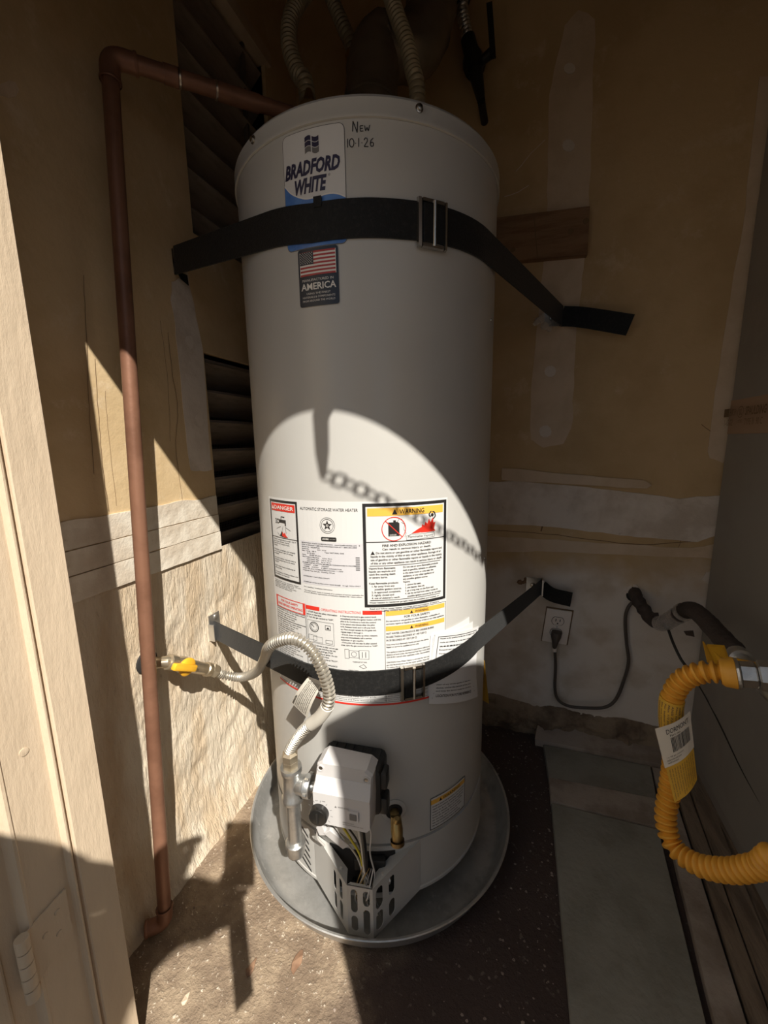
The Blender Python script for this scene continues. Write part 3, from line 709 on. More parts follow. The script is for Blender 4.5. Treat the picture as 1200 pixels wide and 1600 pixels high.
text_box(mb, T2, 'AMERICA', ox0+w_*0.06, ox1-w_*0.06, oz1-0.0590, oz1-0.0490, bold=0.02)
for k, (t_, a_) in enumerate((('USING THE FINEST', 0.20), ('MATERIALS & COMPONENTS', 0.09), ('FROM AROUND THE WORLD', 0.09))):
    text_box(mb, T2, t_, ox0+w_*a_, ox1-w_*a_, oz1-0.0655-k*0.0052, oz1-0.0627-k*0.0052)
obj('lettering', mb, M_OFFWHITE, orig)
# ---- marker writing, drawn as strokes
mb = MB(); TM = J(0.0006)
def strokes(ss, cx, cz, sc, wd):
    for s_ in ss: linep(mb, TM, [(cx+a*sc, cz+b*sc) for a, b in s_], wd)
nx_, nz0 = LU(551, 205)[0], LU(551, 206)[1]
strokes([[(0, 0), (0.08, 1.25), (0.62, -0.15), (0.70, 1.15)]], nx_, nz0, 0.0105, 0.0013)
strokes([[(0.0, 0.62), (0.02, 0.0), (0.42, 0.02)], [(0, 0.62), (0.42, 0.64)], [(0, 0.32), (0.36, 0.33)], [(0.60, 0.66), (0.72, 0.0), (0.92, 0.45), (1.08, 0.02), (1.28, 0.72)]], nx_+0.0108, nz0, 0.0108, 0.0012)
dx_, dz_ = LU(543, 229)[0], LU(543, 231)[1]
o8 = lambda x, w2, h2: [(x+w2*math.cos(a), 0.5+h2*math.sin(a)) for a in np.linspace(0, 6.6, 15)]
strokes([[(0, 0), (0.04, 1)], o8(0.55, 0.30, 0.48), [(1.02, 0.42), (1.12, 0.42)], [(1.45, 0), (1.47, 1.0)], [(1.82, 0.46), (1.92, 0.46)],
         [(2.15, 0.75), (2.30, 1.0), (2.55, 0.95), (2.58, 0.65), (2.15, 0.03), (2.70, 0.02)],
         [(3.35, 1.0), (3.02, 0.72), (2.92, 0.30), (3.08, 0.03), (3.32, 0.12), (3.36, 0.42), (3.15, 0.55), (2.96, 0.38)]], dx_, dz_, 0.0112, 0.0012)
obj('marker_writing', mb, M_GLASSY, jacket)

# ---- big instruction label
lx0, lx1 = LU(420, 776)[0], LU(699, 778)[0]; lz1, lz0 = 0.859, 0.483
mb = MB(); quadp(mb, J(0.0004), lx0, lx1, lz0, lz1, 40, 2); inst = obj('instruction_label', mb, M_WHITE, heater)
B, Rd, Og, Gs = MB(), MB(), MB(), MB()
TL, TB = J(0.0008), J(0.0006)
def ub(u0, v0, u1, v1):
    """pixel box -> label coordinates"""
    a = LU(u0, v0); b = LU(u1, v1); return a[0], b[0], b[1], a[1]
# danger panel
dx0, dx1, dz0, dz1 = LU(422, 780)[0], LU(464, 783)[0], LU(469, 913)[1], lz1-0.004
framep(B, TL, dx0, dx1, dz0, dz1, 0.0042)
quadp(Rd, TL, dx0+0.0060, dx1-0.0060, dz1-0.0205, dz1-0.0065, 4)
Wt = MB(); TT = J(0.0012)
text_box(Wt, TT, 'DANGER', dx0+0.017, dx1-0.009, dz1-0.0172, dz1-0.0100, bold=0.015)
polyp(Wt, TT, [(dx0+0.0085, dz1-0.0175), (dx0+0.0155, dz1-0.0175), (dx0+0.012, dz1-0.0100)])
zp = LU(466, 845)[1]
quadp(B, TL, dx0+0.004, dx1-0.004, zp-0.0006, zp+0.0006, 4)
# scald pictogram: tap, glass and flames, hand
cxd = (dx0+dx1)/2
ringp(B, TL, cxd-0.014, zp+0.031, 0.0045, 0.0016, 14); framep(B, TL, cxd-0.023, cxd-0.018, zp+0.0265, zp+0.0355, 0.0009)
polyp(B, TL, [(cxd-0.010, zp+0.0345), (cxd-0.010, zp+0.0285), (cxd+0.006, zp+0.0285), (cxd+0.006, zp+0.0240), (cxd+0.0095, zp+0.0240), (cxd+0.0095, zp+0.0345)])
linep(B, TL, [(cxd-0.004, zp+0.0350), (cxd-0.004, zp+0.040), (cxd+0.006, zp+0.0395)], 0.0016)
linep(B, TL, [(cxd+0.001, zp+0.023), (cxd-0.004, zp+0.010)], 0.0006); linep(B, TL, [(cxd+0.007, zp+0.023), (cxd+0.009, zp+0.010)], 0.0006)
linep(B, TL, [(cxd-0.020, zp+0.016), (cxd-0.006, zp+0.0215)], 0.0006); linep(B, TL, [(cxd+0.008, zp+0.021), (cxd+0.021, zp+0.016)], 0.0006)
linep(B, TL, [(cxd-0.018, zp+0.009), (cxd-0.012, zp+0.004), (cxd+0.012, zp+0.003)], 0.0006)
polyp(B, TL, [(cxd-0.011, zp+0.003), (cxd-0.004, zp+0.013), (cxd+0.001, zp+0.007), (cxd+0.014, zp+0.002), (cxd+0.004, zp+0.0015)])
polyp(Rd, J(0.0010), [(cxd-0.003, zp+0.004), (cxd-0.002, zp+0.012), (cxd+0.002, zp+0.008), (cxd+0.005, zp+0.0115), (cxd+0.008, zp+0.006), (cxd+0.013, zp+0.0022), (cxd+0.003, zp+0.0022)])
dl = ['Water temperature over 125 F', 'can cause severe burns', 'instantly or death from', 'scalds.', '', 'Children, disabled and elderly', 'are at highest risk of being', 'scalded.', '', 'See instruction manual before', 'setting temperature at water', 'heater.', '', 'Feel water before bathing or', 'showering.', '', 'Temperature limiting valves are', 'available, see manual.']
para(B, TL, dl, dx0+0.0062, zp-0.002, (zp-dz0-0.009)/len(dl), width=dx1-dx0-0.0125, cap=0.5)
para(B, TL, ['This heater is for potable water.', 'Maximum supply pressure 150 psi.', 'Install per local codes and', 'national standards. Keep this', 'label with the appliance.'], dx0+0.002, dz0-0.003, 0.0032, width=dx1-dx0-0.002, cap=0.5)
# middle column
mx0, mx1 = LU(469, 792)[0], LU(559, 795)[0]
text_box(B, TL, 'AUTOMATIC STORAGE WATER HEATER', mx0, mx1, lz1-0.0170, lz1-0.0118)
sc_ = LU(511.5, 821); ringp(B, TL, sc_[0], sc_[1], 0.0140, 0.0006, 28); ringp(B, TL, sc_[0], sc_[1], 0.0112, 0.0007, 28)
polyp(B, TL, [(sc_[0]+(0.0092 if k % 2 == 0 else 0.0038)*math.sin(k*math.pi/5), sc_[1]+(0.0092 if k % 2 == 0 else 0.0038)*math.cos(k*math.pi/5)) for k in range(10)])
ringp(Wt, TT, sc_[0], sc_[1]-0.0003, 0.0022, 0.0009, 12)
a0, a1, b0, b1 = ub(502, 838.5, 526, 846.5); lo, hi = rr_lohi(a0, a1, b0, b1, 0.002); strip_poly(B, TL, xsrange(a0, a1, 0.002, 6), lo, hi)
text_box(Wt, TT, 'AHRI', a0+0.002, a0+0.014, b0+0.0025, b1-0.0022, bold=0.02); text_box(Wt, TT, 'CERTIFIED', a0+0.0155, a1-0.002, b0+0.0035, b1-0.0032)
g0, g1, gz1, gz0 = LU(470, 850)[0], LU(567, 850)[0], LU(520, 848)[1], LU(520, 917)[1]
quadp(Gs, TB, g0, g1, gz0, gz1, 12)
dt = ['BRADFORD WHITE CORPORATION   www.bradfordwhite.com   E', 'FOR WARRANTY SERVICE INFORMATION AT 1-800-333-2000', 'Model No.  RG250T6N', 'Serial No.                S/N  10-26', 'Max. Temp.  180 F.               Type: NATURAL GAS', '          at 0 ft elev.', 'Input       40,000 BTU/hr', 'Gas Pressure Manifold      4.0 in. W.C.', '         Inlet Supply Max   14.0 in. W.C.', '         Inlet Supply Min    4.5 in. W.C.', 'FLAMES INSTALLATION MINIMUM CLEARANCES IN INCHES', '  0 FRONT    4 LEFT      0 RIGHT', '  0 REAR     0 DUCT     6 VENT CONNECTOR', 'MAX. OP. IN A COMBUSTIBLE FLOOR / 1 UNIT', 'Pressure: Test 300 psi.  Working 150 psi', '', '', 'CATEGORY I NATURAL DRAFT', '', '', 'COMPLIES WITH ULTRA-LOW NOX RULES   10 ng/J  NOx ONLY']
para(B, TL, dt, g0+0.003, gz1-0.002, (gz1-gz0-0.004)/len(dt), width=g1-g0-0.008, cap=0.55)
for k in range(7): quadp(B, TL, g1-0.013, g1-0.006, gz1-0.026-k*0.0036, gz1-0.0245-k*0.0036)
para(B, TL, ['For a dwelling / Installation instructions', '', 'This water heater meets or exceeds all or portions of current applicable the', 'pressure efficiency requirements of Publication Standard 90.1 latest edition'], mx0, gz0-0.004, 0.0034, width=mx1-mx0+0.006, cap=0.5)
# warning panel
w0, w1, wz1, wz0 = LU(566, 788)[0], LU(697, 786)[0], lz1-0.0035, LU(630, 946)[1]
framep(B, TL, w0, w1, wz0, wz1, 0.0052)
yz1 = wz1-0.0080; yz0 = yz1-0.0135
quadp(Og, TL, w0+0.0078, w1-0.0078, yz0, yz1, 12)
text_box(B, J(0.0012), 'WARNING', w0+(w1-w0)*0.41, w0+(w1-w0)*0.70, yz0+0.0028, yz1-0.0028, bold=0.008)
polyp(B, J(0.0012), [(w0+(w1-w0)*0.325, yz0+0.0022), (w0+(w1-w0)*0.385, yz0+0.0022), (w0+(w1-w0)*0.355, yz1-0.0022)])
zl = LU(606, 846.5)[1]
quadp(B, TL, w0+0.005, w1-0.005, zl-0.0007, zl+0.0007, 12)
W = w1-w0
# no-petrol pictogram
pc = (w0+W*0.345, (zl+yz0)/2+0.0005); pr = (yz0-zl)*0.47
polyp(B, TL, [(pc[0]-0.0095, pc[1]-0.0135), (pc[0]+0.0095, pc[1]-0.0135), (pc[0]+0.0095, pc[1]+0.0085), (pc[0]+0.0060, pc[1]+0.0110), (pc[0]+0.0035, pc[1]+0.0110), (pc[0]+0.0035, pc[1]+0.0140), (pc[0]-0.0010, pc[1]+0.0140), (pc[0]-0.0010, pc[1]+0.0105), (pc[0]-0.0095, pc[1]+0.0105)])
ringp(Rd, J(0.0010), pc[0], pc[1]-0.001, pr, 0.0013, 32)
for sg in (1,): linep(Rd, J(0.0010), [(pc[0]-pr*0.68, pc[1]+pr*0.68-0.001), (pc[0]+pr*0.68, pc[1]-pr*0.68-0.001)], 0.0013)
text_box(Wt, TT, 'GASOLINE', pc[0]-0.0075, pc[0]+0.0040, pc[1]-0.0125, pc[1]-0.0100)
linep(B, TL, [(pc[0]+0.0060, pc[1]+0.0110), (pc[0]+0.0095, pc[1]+0.0165), (pc[0]+0.014, pc[1]+0.0150), (pc[0]+0.015, pc[1]+0.0115)], 0.0007)
linep(B, TL, [(pc[0]+0.013, pc[1]+0.010), (pc[0]+0.019, pc[1]+0.006), (pc[0]+0.017, pc[1]-0.002), (pc[0]+0.021, pc[1]-0.009), (pc[0]+0.019, pc[1]-0.016)], 0.0005)
fl0 = w0+W*0.545; fb = zl+0.012
polyp(Rd, TL, [(fl0, fb), (fl0+0.012, fb+0.007), (fl0+0.019, fb+0.010), (fl0+0.020, fb+0.015), (fl0+0.024, fb+0.012), (fl0+0.026, fb+0.019), (fl0+0.030, fb+0.015), (fl0+0.033, fb+0.024), (fl0+0.036, fb+0.017), (fl0+0.041, fb+0.026), (fl0+0.042, fb+0.016), (fl0+0.046, fb+0.017), (fl0+0.043, fb+0.005), (fl0+0.046, fb+0.001), (fl0+0.030, fb)])
linep(B, TL, [(fl0+0.036, fb+0.026), (fl0+0.033, fb+0.031), (fl0+0.037, fb+0.036), (fl0+0.044, fb+0.034), (fl0+0.046, fb+0.027), (fl0+0.041, fb+0.022)], 0.0022); discp(B, TL, fl0+0.0395, fb+0.0295, 0.0030, 10)
text_box(B, TL, 'Flammable Vapors', w0+W*0.505, w0+W*0.815, zl+0.0035, zl+0.0085, shear=0.2)
ch = [(w0+W*0.49, zl+0.001), (w0+W*0.485, zl+0.008), (w0+W*0.55, zl+0.011), (w0+W*0.70, zl+0.010), (w0+W*0.83, zl+0.0115), (w0+W*0.835, zl+0.003), (w0+W*0.66, zl+0.0015), (w0+W*0.49, zl+0.001)]
linep(B, TL, ch, 0.0005)
z1_ = zl-0.003
para(B, TL, ['FIRE AND EXPLOSION HAZARD'], 0, z1_, 0.0068, width=W*0.58, cap=0.62, center=w0+W*0.5)
para(B, TL, ['Can result in serious injury or death.'], 0, z1_-0.0068, 0.0058, width=W*0.58, cap=0.6, center=w0+W*0.5)
polyp(B, TL, [(w0+0.012, z1_-0.0190), (w0+0.0195, z1_-0.0190), (w0+0.01575, z1_-0.0125)])
para(B, TL, ['Do not store or use gasoline or other flammable vapors and'], w0+0.021, z1_-0.0130, 0.0060, width=W*0.80, cap=0.6)
para(B, TL, ['liquids in the vicinity of this or any other appliance. Storage of or', 'use of gasoline or other flammable vapors or liquids in the vicinity', 'of this or any other appliance can result in serious injury or death.'], w0+0.012, z1_-0.0190, 0.0060, width=W*0.865, cap=0.6)
z2_ = z1_-0.0395
quadp(B, TL, w0+0.010, w1-0.012, z2_, z2_+0.0010, 12)
para(B, TL, ['Vapors from flammable', 'liquids can explode and', 'catch fire causing death', 'or severe burns.', '', 'Keep flammable products:', '   1. far away from any', '       possible ignition source,', '   2. in approved containers,', '   3. tightly closed and', '   4. out of children\'s reach.'], w0+0.0085, z2_-0.001, 0.00535, width=W*0.37, cap=0.6)
para(B, TL, ['Do not use or store flammable products', 'such as gasoline, solvents or adhesives', 'in the same room or area near the', 'appliance, or any other appliance or', 'any possible ignition source.', 'Vapors:', '   1. cannot be seen,', '   2. are heavier than air,', '   3. go a long way on the floor and', '   4. can be carried from other rooms to', '       possible ignition sources by air currents.'], w0+W*0.445, z2_-0.001, 0.00535, width=W*0.49, cap=0.6)
z3_ = z2_-0.062
quadp(B, TL, w0+0.010, w1-0.012, z3_, z3_+0.0010, 12)
para(B, TL, ['Water heaters in residential garages must be installed and located, or', 'protected, to avoid physical damage.'], w0+0.0085, z3_-0.001, 0.0047, width=W*0.85, cap=0.55)
z4_ = z3_-0.012
quadp(B, TL, w0+0.006, w1-0.006, z4_, z4_+0.0018, 12)
para(B, TL, ['Read and follow water heater warnings and instructions. If owner\'s', 'manual is missing, contact the retailer or manufacturer.'], w0+0.0085, z4_-0.0005, 0.0044, width=W*0.85, cap=0.55)
# lower left: safety text under a red header
s0, s1, sz1 = LU(433, 935)[0], LU(477, 945)[0], LU(455, 937)[1]
framep(Rd, TL, s0, s1, sz1-0.0225, sz1, 0.0014); quadp(Rd, TL, s0, s0+0.0050, sz1-0.0225, sz1); quadp(Rd, TL, s1-0.0055, s1, sz1-0.0225, sz1)
para(Rd, TL, ['FOR YOUR SAFETY', 'READ BEFORE OPERATING'], 0, sz1-0.0035, 0.0075, width=s1-s0-0.014, cap=0.55, center=(s0+s1)/2)
framep(B, TL, s0, s1, lz0+0.006, sz1-0.0235, 0.0006); quadp(B, TL, s0, s1, sz1-0.046, sz1-0.0448, 4)
sl_ = ['WARNING: If you do not follow these', 'instructions exactly, a fire or', 'explosion may result causing', 'property damage or injury.', '', 'A. This appliance has a pilot which', 'is lit by the igniter. Do not try', 'to light the pilot by hand.', 'B. BEFORE OPERATING smell all', 'around the appliance area for gas.', 'Be sure to smell next to the floor', 'because some gas is heavier than air', 'WHAT TO DO IF YOU SMELL GAS', '- Do not try to light any appliance.', '- Do not touch any electric switch;', '  do not use any phone here.', '- Call your gas supplier at once', '  from a neighbor\'s phone.', 'C. Use only your hand to turn the', 'knob. Never use tools.', 'D. Do not use this appliance if any', 'part has been under water.']
para(B, TL, sl_, s0+0.002, sz1-0.0245, 0.0045, width=s1-s0-0.004, cap=0.5)
# operating instructions
p0, p1, pz1_ = LU(478, 948)[0], LU(597, 958)[0], LU(540, 953)[1]
quadp(Rd, TL, p0, p0+0.030, pz1_-0.0075, pz1_, 5); quadp(Rd, TL, p1-0.034, p1, pz1_-0.0075, pz1_, 5)
text_box(Rd, TL, 'OPERATING INSTRUCTIONS', p0+0.033, p1-0.037, pz1_-0.0062, pz1_-0.0014)
pm = (p0+p1)/2-0.004
para(B, TL, ['1. STOP! Read the safety information', 'above on this label.', '2. Turn the gas control to "OFF".'], p0+0.002, pz1_-0.009, 0.0049, width=pm-p0-0.006, cap=0.55)
ringp(B, TL, p0+0.017, pz1_-0.0400, 0.0100, 0.0014, 20); ringp(B, TL, p0+0.017, pz1_-0.0400, 0.0070, 0.0006, 16); linep(B, TL, [(p0+0.017, pz1_-0.040), (p0+0.011, pz1_-0.035)], 0.0012)
framep(B, TL, p0+0.040, p0+0.051, pz1_-0.042, pz1_-0.033, 0.0008); polyp(B, TL, [(p0+0.042, pz1_-0.040), (p0+0.049, pz1_-0.040), (p0+0.0455, pz1_-0.036)])
framep(B, TL, p0+0.004, p0+0.022, pz1_-0.066, pz1_-0.056, 0.0005); framep(B, TL, p0+0.014, p0+0.034, pz1_-0.069, pz1_-0.058, 0.0005); framep(B, TL, p0+0.040, p0+0.054, pz1_-0.068, pz1_-0.061, 0.0006)
framep(B, TL, p0+0.003, p0+0.057, pz1_-0.071, pz1_-0.0275, 0.0005)
ol = ['3. Wait ten minutes to clear out any gas.', 'Then smell for gas, including near the', 'floor. If you then smell gas, STOP.', '4. This appliance has an igniter. Do not', 'try to light the pilot by hand.', '5. Turn the knob clockwise to "PILOT".', '', 'TO TURN OFF GAS TO APPLIANCE', '1. Set the knob to the lowest setting.', '2. Turn the gas control knob to OFF.', '', 'Knob pushed in slightly when turned', 'from pilot to off position only.']
para(B, TL, ol, p0+0.002, pz1_-0.073, 0.0050, width=pm-p0-0.006, cap=0.52)
or_ = ['6. Depress and hold in gas control knob', 'immediately press the igniter button until the', 'pilot is lit. Continue to hold the control', 'in for about one minute after the pilot', 'is lit. Release knob and it will pop back', 'up. Pilot should remain lit. If it goes out,', 'repeat steps 3 through 6.', '- If knob does not pop up when released,', 'stop and immediately call a service', 'technician or gas supplier.', '- If the pilot will not stay lit after several', 'tries, turn the gas control knob to "OFF".']
para(B, TL, or_, pm+0.002, pz1_-0.009, 0.0050, width=p1-pm-0.004, cap=0.52)
zo = pz1_-0.072
framep(B, TL, pm+0.008, pm+0.016, zo-0.020, zo-0.002, 0.0005); framep(B, TL, pm+0.016, pm+0.034, zo-0.018, zo-0.004, 0.0005); framep(B, TL, pm+0.034, pm+0.052, zo-0.020, zo-0.003, 0.0005)
ringp(B, TL, pm+0.025, zo-0.011, 0.005, 0.0006, 14); linep(B, TL, [(pm+0.040, zo-0.006), (pm+0.040, zo-0.017)], 0.0010); linep(B, TL, [(pm+0.046, zo-0.006), (pm+0.046, zo-0.017)], 0.0010)
text_box(B, TL, 'THERMOSTAT DIAL', pm+0.022, pm+0.048, zo-0.027, zo-0.0245)
linep(B, TL, [(pm+0.034, zo-0.034), (pm+0.042, zo-0.030), (pm+0.047, zo-0.036), (pm+0.041, zo-0.038), (pm+0.034, zo-0.034)], 0.0006)
text_box(B, TL, 'THERMOCOUPLE', pm+0.014, pm+0.032, zo-0.044, zo-0.0415); text_box(B, TL, 'PILOT BURNER', pm+0.046, pm+0.060, zo-0.044, zo-0.0415)
para(B, TL, ['7. Replace outer door.', '8. Turn the knob to the desired setting.', '', 'See the manual before servicing this heater.'], pm+0.002, zo-0.048, 0.0046, width=p1-pm-0.006, cap=0.52)
quadp(B, TL, s1+0.0012, s1+0.0018, lz0+0.006, sz1)
# right lower column
r0, r1, rz1 = LU(601, 955)[0], LU(696, 950)[0], LU(650, 949)[1]
framep(B, TL, r0-0.0005, r1, lz0+0.006, rz1+0.001, 0.0007)
for k, zz in enumerate((0.0015, 0.0300)):
    quadp(Og, TL, r0+0.0015, r1-0.003, rz1-zz-0.0088, rz1-zz, 9)
    polyp(B, J(0.0012), [(r0+(r1-r0)*0.38, rz1-zz-0.0075), (r0+(r1-r0)*0.43, rz1-zz-0.0075), (r0+(r1-r0)*0.405, rz1-zz-0.0018)])
    text_box(B, J(0.0012), 'WARNING', r0+(r1-r0)*0.46, r0+(r1-r0)*0.68, rz1-zz-0.0070, rz1-zz-0.0022, bold=0.008)
para(B, TL, ['FOR YOUR SAFETY'], 0, rz1-0.0108, 0.0068, width=(r1-r0)*0.42, cap=0.58, center=(r0+r1)/2)
para(B, TL, ['Do not store or use gasoline or other flammable, combustible or', 'corrosive vapors or liquids in the vicinity of this or any other appliance.'], r0+0.002, rz1-0.0176, 0.0052, width=r1-r0-0.006, cap=0.55)
para(B, TL, ['HOT WATER CAN PRODUCE 3RD DEGREE BURNS', 'IN LESS THAN 6 SECONDS AT 140 F (60 C)', 'IN 30 SECONDS AT 130 F (54 C)'], r0+0.002, rz1-0.0405, 0.0064, width=(r1-r0)*0.76, cap=0.55)
rl = ['Keep away from flammable liquids and open the device.', 'Repair or service by qualified person only.', '', 'This appliance must be installed in accordance with local codes or in the', 'absence of local codes, the National Fuel Gas Code ANSI Z223.1 and the', 'CSA B149.1 and all other applicable codes. See installation manual.', '', 'CAUTION: If the Water Heater is not used for two weeks or more, hydrogen', 'gas may be produced in the hot water system. Open the hot water faucet.', 'To reduce the risk of injury, install a temperature and pressure valve.', '', 'Combustion air and ventilation must be adequate; see the manual for', 'ventilation and air openings, and for all clearances required.', '', 'Insulation: The jacket, R-12.5, is listed. For low water temp. switch', 'failure in seismic zones use approved bracing straps at two points.', '', 'Drain valve, relief valve and controls must stay accessible always.', 'Check anode rod yearly. Flush the tank at regular intervals.']
para(B, TL, rl, r0+0.002, rz1-0.0620, 0.0049, width=r1-r0-0.005, cap=0.52)
# bottom table
for k in range(4):
    quadp(B, TL, lx0+0.05, lx1-0.004, lz0+0.006+k*0.0072, lz0+0.0066+k*0.0072, 22)
    for (a, b) in ((0.16, 0.36), (0.40, 0.62), (0.66, 0.80)):
        text_box(B, TL, 'See Service and Parts manual guide', lx0+(lx1-lx0)*a, lx0+(lx1-lx0)*b, lz0+0.0085+k*0.0072, lz0+0.0115+k*0.0072)
quadp(Rd, TL, lx0, lx1, lz0, lz0+0.0036, 40)
for n_, b_, m_ in (('black_print', B, M_INK), ('red_print', Rd, M_RED), ('orange_print', Og, M_ORANGE), ('white_print', Wt, M_OFFWHITE)): obj(n_, b_, m_, inst)['kind'] = 'stuff'
obj('data_sheet', Gs, M_GREYSHEET, inst)

# ---- small warning sticker low on the right
q0, q1, qz1, qz0 = LU(672, 1248)[0], LU(726, 1215)[0], 0.2620, 0.1880
mb = MB(); quadp(mb, J(0.0004), q0, q1, qz0, qz1, 10); stk = obj('warning_sticker', mb, M_WHITE, heater)
mb = MB(); framep(mb, TL, q0, q1, qz0, qz1, 0.0016); text_box(mb, J(0.0012), 'WARNING', q0+0.030, q1-0.018, qz1-0.0145, qz1-0.0075)
polyp(mb, J(0.0012), [(q0+0.021, qz1-0.0145), (q0+0.028, qz1-0.0145), (q0+0.0245, qz1-0.0075)])
para(mb, TL, ['Install a listed temperature and pressure', 'relief valve before operating this heater.', 'Failure to do so can result in explosion,', 'property damage, injury or loss of life.', 'Route the discharge line to a drain.', 'Do not plug, cap or reduce its outlet.', 'See the installation instructions.', 'Fill tank completely before lighting.'], q0+0.005, qz1-0.018, 0.0064, width=q1-q0-0.010, cap=0.5)
obj('black_print', mb, M_INK, stk)
mb = MB(); quadp(mb, J(0.0006), q0+0.0016, q1-0.0016, qz1-0.0160, qz1-0.0060, 8); obj('orange_print', mb, M_ORANGE, stk)
# energy label edge on the right flank
e0, e1 = rad(100)*R, rad(122)*R
mb = MB(); n = 8
rows = []
for i in range(n+1):
    x = e0+(e1-e0)*i/n; lift = 0.010*max(0, 1-(i/3.0))**1.5
    rows.append([cylpt((x, 0.300+0.03*(1-i/n)), 0.0006+lift*1.6), cylpt((x, 0.440), 0.0006+lift*0.3)])
mb.loft(rows, closed=False); obj('energy_label', mb, M_YTAG, heater)
#@@H2
# ---- gas control valve (part of the heater): white cover on a black housing
CA = 5.0
na = Vector((math.sin(rad(CA)), -math.cos(rad(CA)), 0)); ta = Vector((math.cos(rad(CA)), math.sin(rad(CA)), 0)); UP = Vector((0, 0, 1))
T0 = Vector((TK[0], TK[1], 0))
def cv(t, r, z): return T0+na*r+ta*t+UP*z
tc_, zc_ = 0.024, 0.366
mb = MB()
# black rear housing with ribs
mb.obox(cv(tc_+0.002, 0.280, zc_-0.008), ta, UP, na, 0.057, 0.047, 0.028, 0.010)
for k in range(6): mb.obox(cv(tc_-0.040+k*0.017, 0.281, zc_+0.0385), ta, UP, na, 0.0050, 0.0018, 0.022)
for k, z in enumerate((0.385, 0.335)): mb.obox(cv(tc_+0.060, 0.290, z-0.006), ta, UP, na, 0.008, 0.016, 0.012, 0.003)
ctrl = obj('gas_control_valve', mb, M_BLACK, heater, True, 30)
# white cover: top part stepped back, lower part angled
mb = MB()
def cover_ring(h, inset):
    hw = 0.0525-inset; zt = 0.052-inset; zb_ = -0.056+inset
    pts = [(-hw+0.006, zb_), (hw-0.008, zb_+0.001), (hw-0.002, zb_+0.008), (hw, 0.0), (hw-0.001, zt-0.012), (hw-0.012, zt-0.004), (-hw+0.014, zt), (-hw+0.004, zt-0.008), (-hw, 0.0), (-hw-0.001, zb_+0.008)]
    out = []
    for t, z in pts:
        hh = h-(0.016 if z > 0.025 else (0.016*max(0, (z-0.006)/0.019) if z > 0.006 else 0.0))*(1 if inset > 0.002 or True else 0)
        out.append(cv(tc_+t-0.002, hh, zc_+z+0.001))
    return out
mb.loft([cover_ring(0.302, 0), cover_ring(0.335, 0.0), cover_ring(0.3405, 0.0025)], True, False)
# front face split in three bands so that the step reads
def fr(t, z):
    hh = 0.3405-(0.016 if z > 0.025 else (0.016*max(0, (z-0.006)/0.019) if z > 0.006 else 0))
    return cv(tc_+t-0.002, hh, zc_+z+0.001)
hw = 0.050
rows = [(-0.0535, -0.0455, 0.0435), (-0.046, -0.0505, 0.0495), (0.0, -0.050, 0.050), (0.006, -0.050, 0.050), (0.0155, -0.050, 0.0497), (0.025, -0.0497, 0.0495), (0.0375, -0.0480, 0.0490), (0.0455, -0.0440, 0.0380), (0.0495, -0.0360, 0.0380)]
for (z0, a0, b0), (z1, a1, b1) in zip(rows, rows[1:]):
    mb.add([fr(a0, z0), fr(b0, z0), fr(b1, z1), fr(a1, z1)], [(0, 1, 2, 3)])
obj('valve_cover', mb, M_VALVEWHITE, ctrl, True, 25)
ff = lambda q: fr(q[0], q[1])+na*0.0006
kt, kz = -0.0385, -0.0315
mb = MB(); mb.lathe(fr(kt, kz), [(0.0165, 0), (0.0165, 0.010), (0.0150, 0.0125), (0.0105, 0.0130), (0.0, 0.0130)], 32, na); knob = obj('control_knob', mb, M_BLACKGLOSS, ctrl, True, 40)
mb = MB(); mb.obox(fr(kt, kz)+na*0.0135, ta, UP, na, 0.0016, 0.0100, 0.0012); obj('pointer', mb, M_BLACK, knob)
bt, bz_ = 0.0215, -0.0250
mb = MB(); mb.obox(fr(bt, bz_)+na*0.001, ta, UP, na, 0.0095, 0.0092, 0.0022, 0.001); obj('button_frame', mb, M_VALVEWHITE, ctrl)
mb = MB(); mb.obox(fr(bt, bz_)+na*0.003, ta, UP, na, 0.0060, 0.0058, 0.0016, 0.001); obj('igniter_button', mb, M_WIREG, ctrl)
mb = MB()
for k in range(8):
    a = rad(-60+k*32); linep(mb, ff, [(kt+0.0195*math.sin(a), kz+0.0195*math.cos(a)), (kt+0.0235*math.sin(a), kz+0.0235*math.cos(a))], 0.0007)
text_box(mb, ff, 'WARNING', -0.006, 0.013, -0.0155, -0.0125); polyp(mb, ff, [(-0.0115, -0.0160), (-0.0075, -0.0160), (-0.0095, -0.0120)])
text_box(mb, ff, 'HOT', -0.046, -0.041, -0.0105, -0.0085); text_box(mb, ff, 'WARM', -0.034, -0.028, -0.0095, -0.0075)
para(mb, ff, ['PRESS TO LIGHT', 'see instructions below the cover'], 0.002, -0.0400, 0.0036, width=0.036, cap=0.5)
obj('dial_print', mb, M_GREYINK, ctrl)['kind'] = 'stuff'
for (t, z) in ((-0.0405, 0.040), (0.0405, 0.033)):
    mb = MB(); mb.lathe(fr(t, z)-na*0.004, [(0.0062, 0), (0.0062, 0.0055), (0.0045, 0.0056), (0.004, 0.003), (0.0, 0.003)], 14, na); b_ = obj('screw_boss', mb, M_VALVEWHITE, ctrl, True)
    mb = MB(); mb.lathe(fr(t, z), [(0.0036, -0.001), (0.0034, 0.0008), (0.0, 0.0012)], 12, na); obj('screw', mb, M_CHROME, ctrl, True)
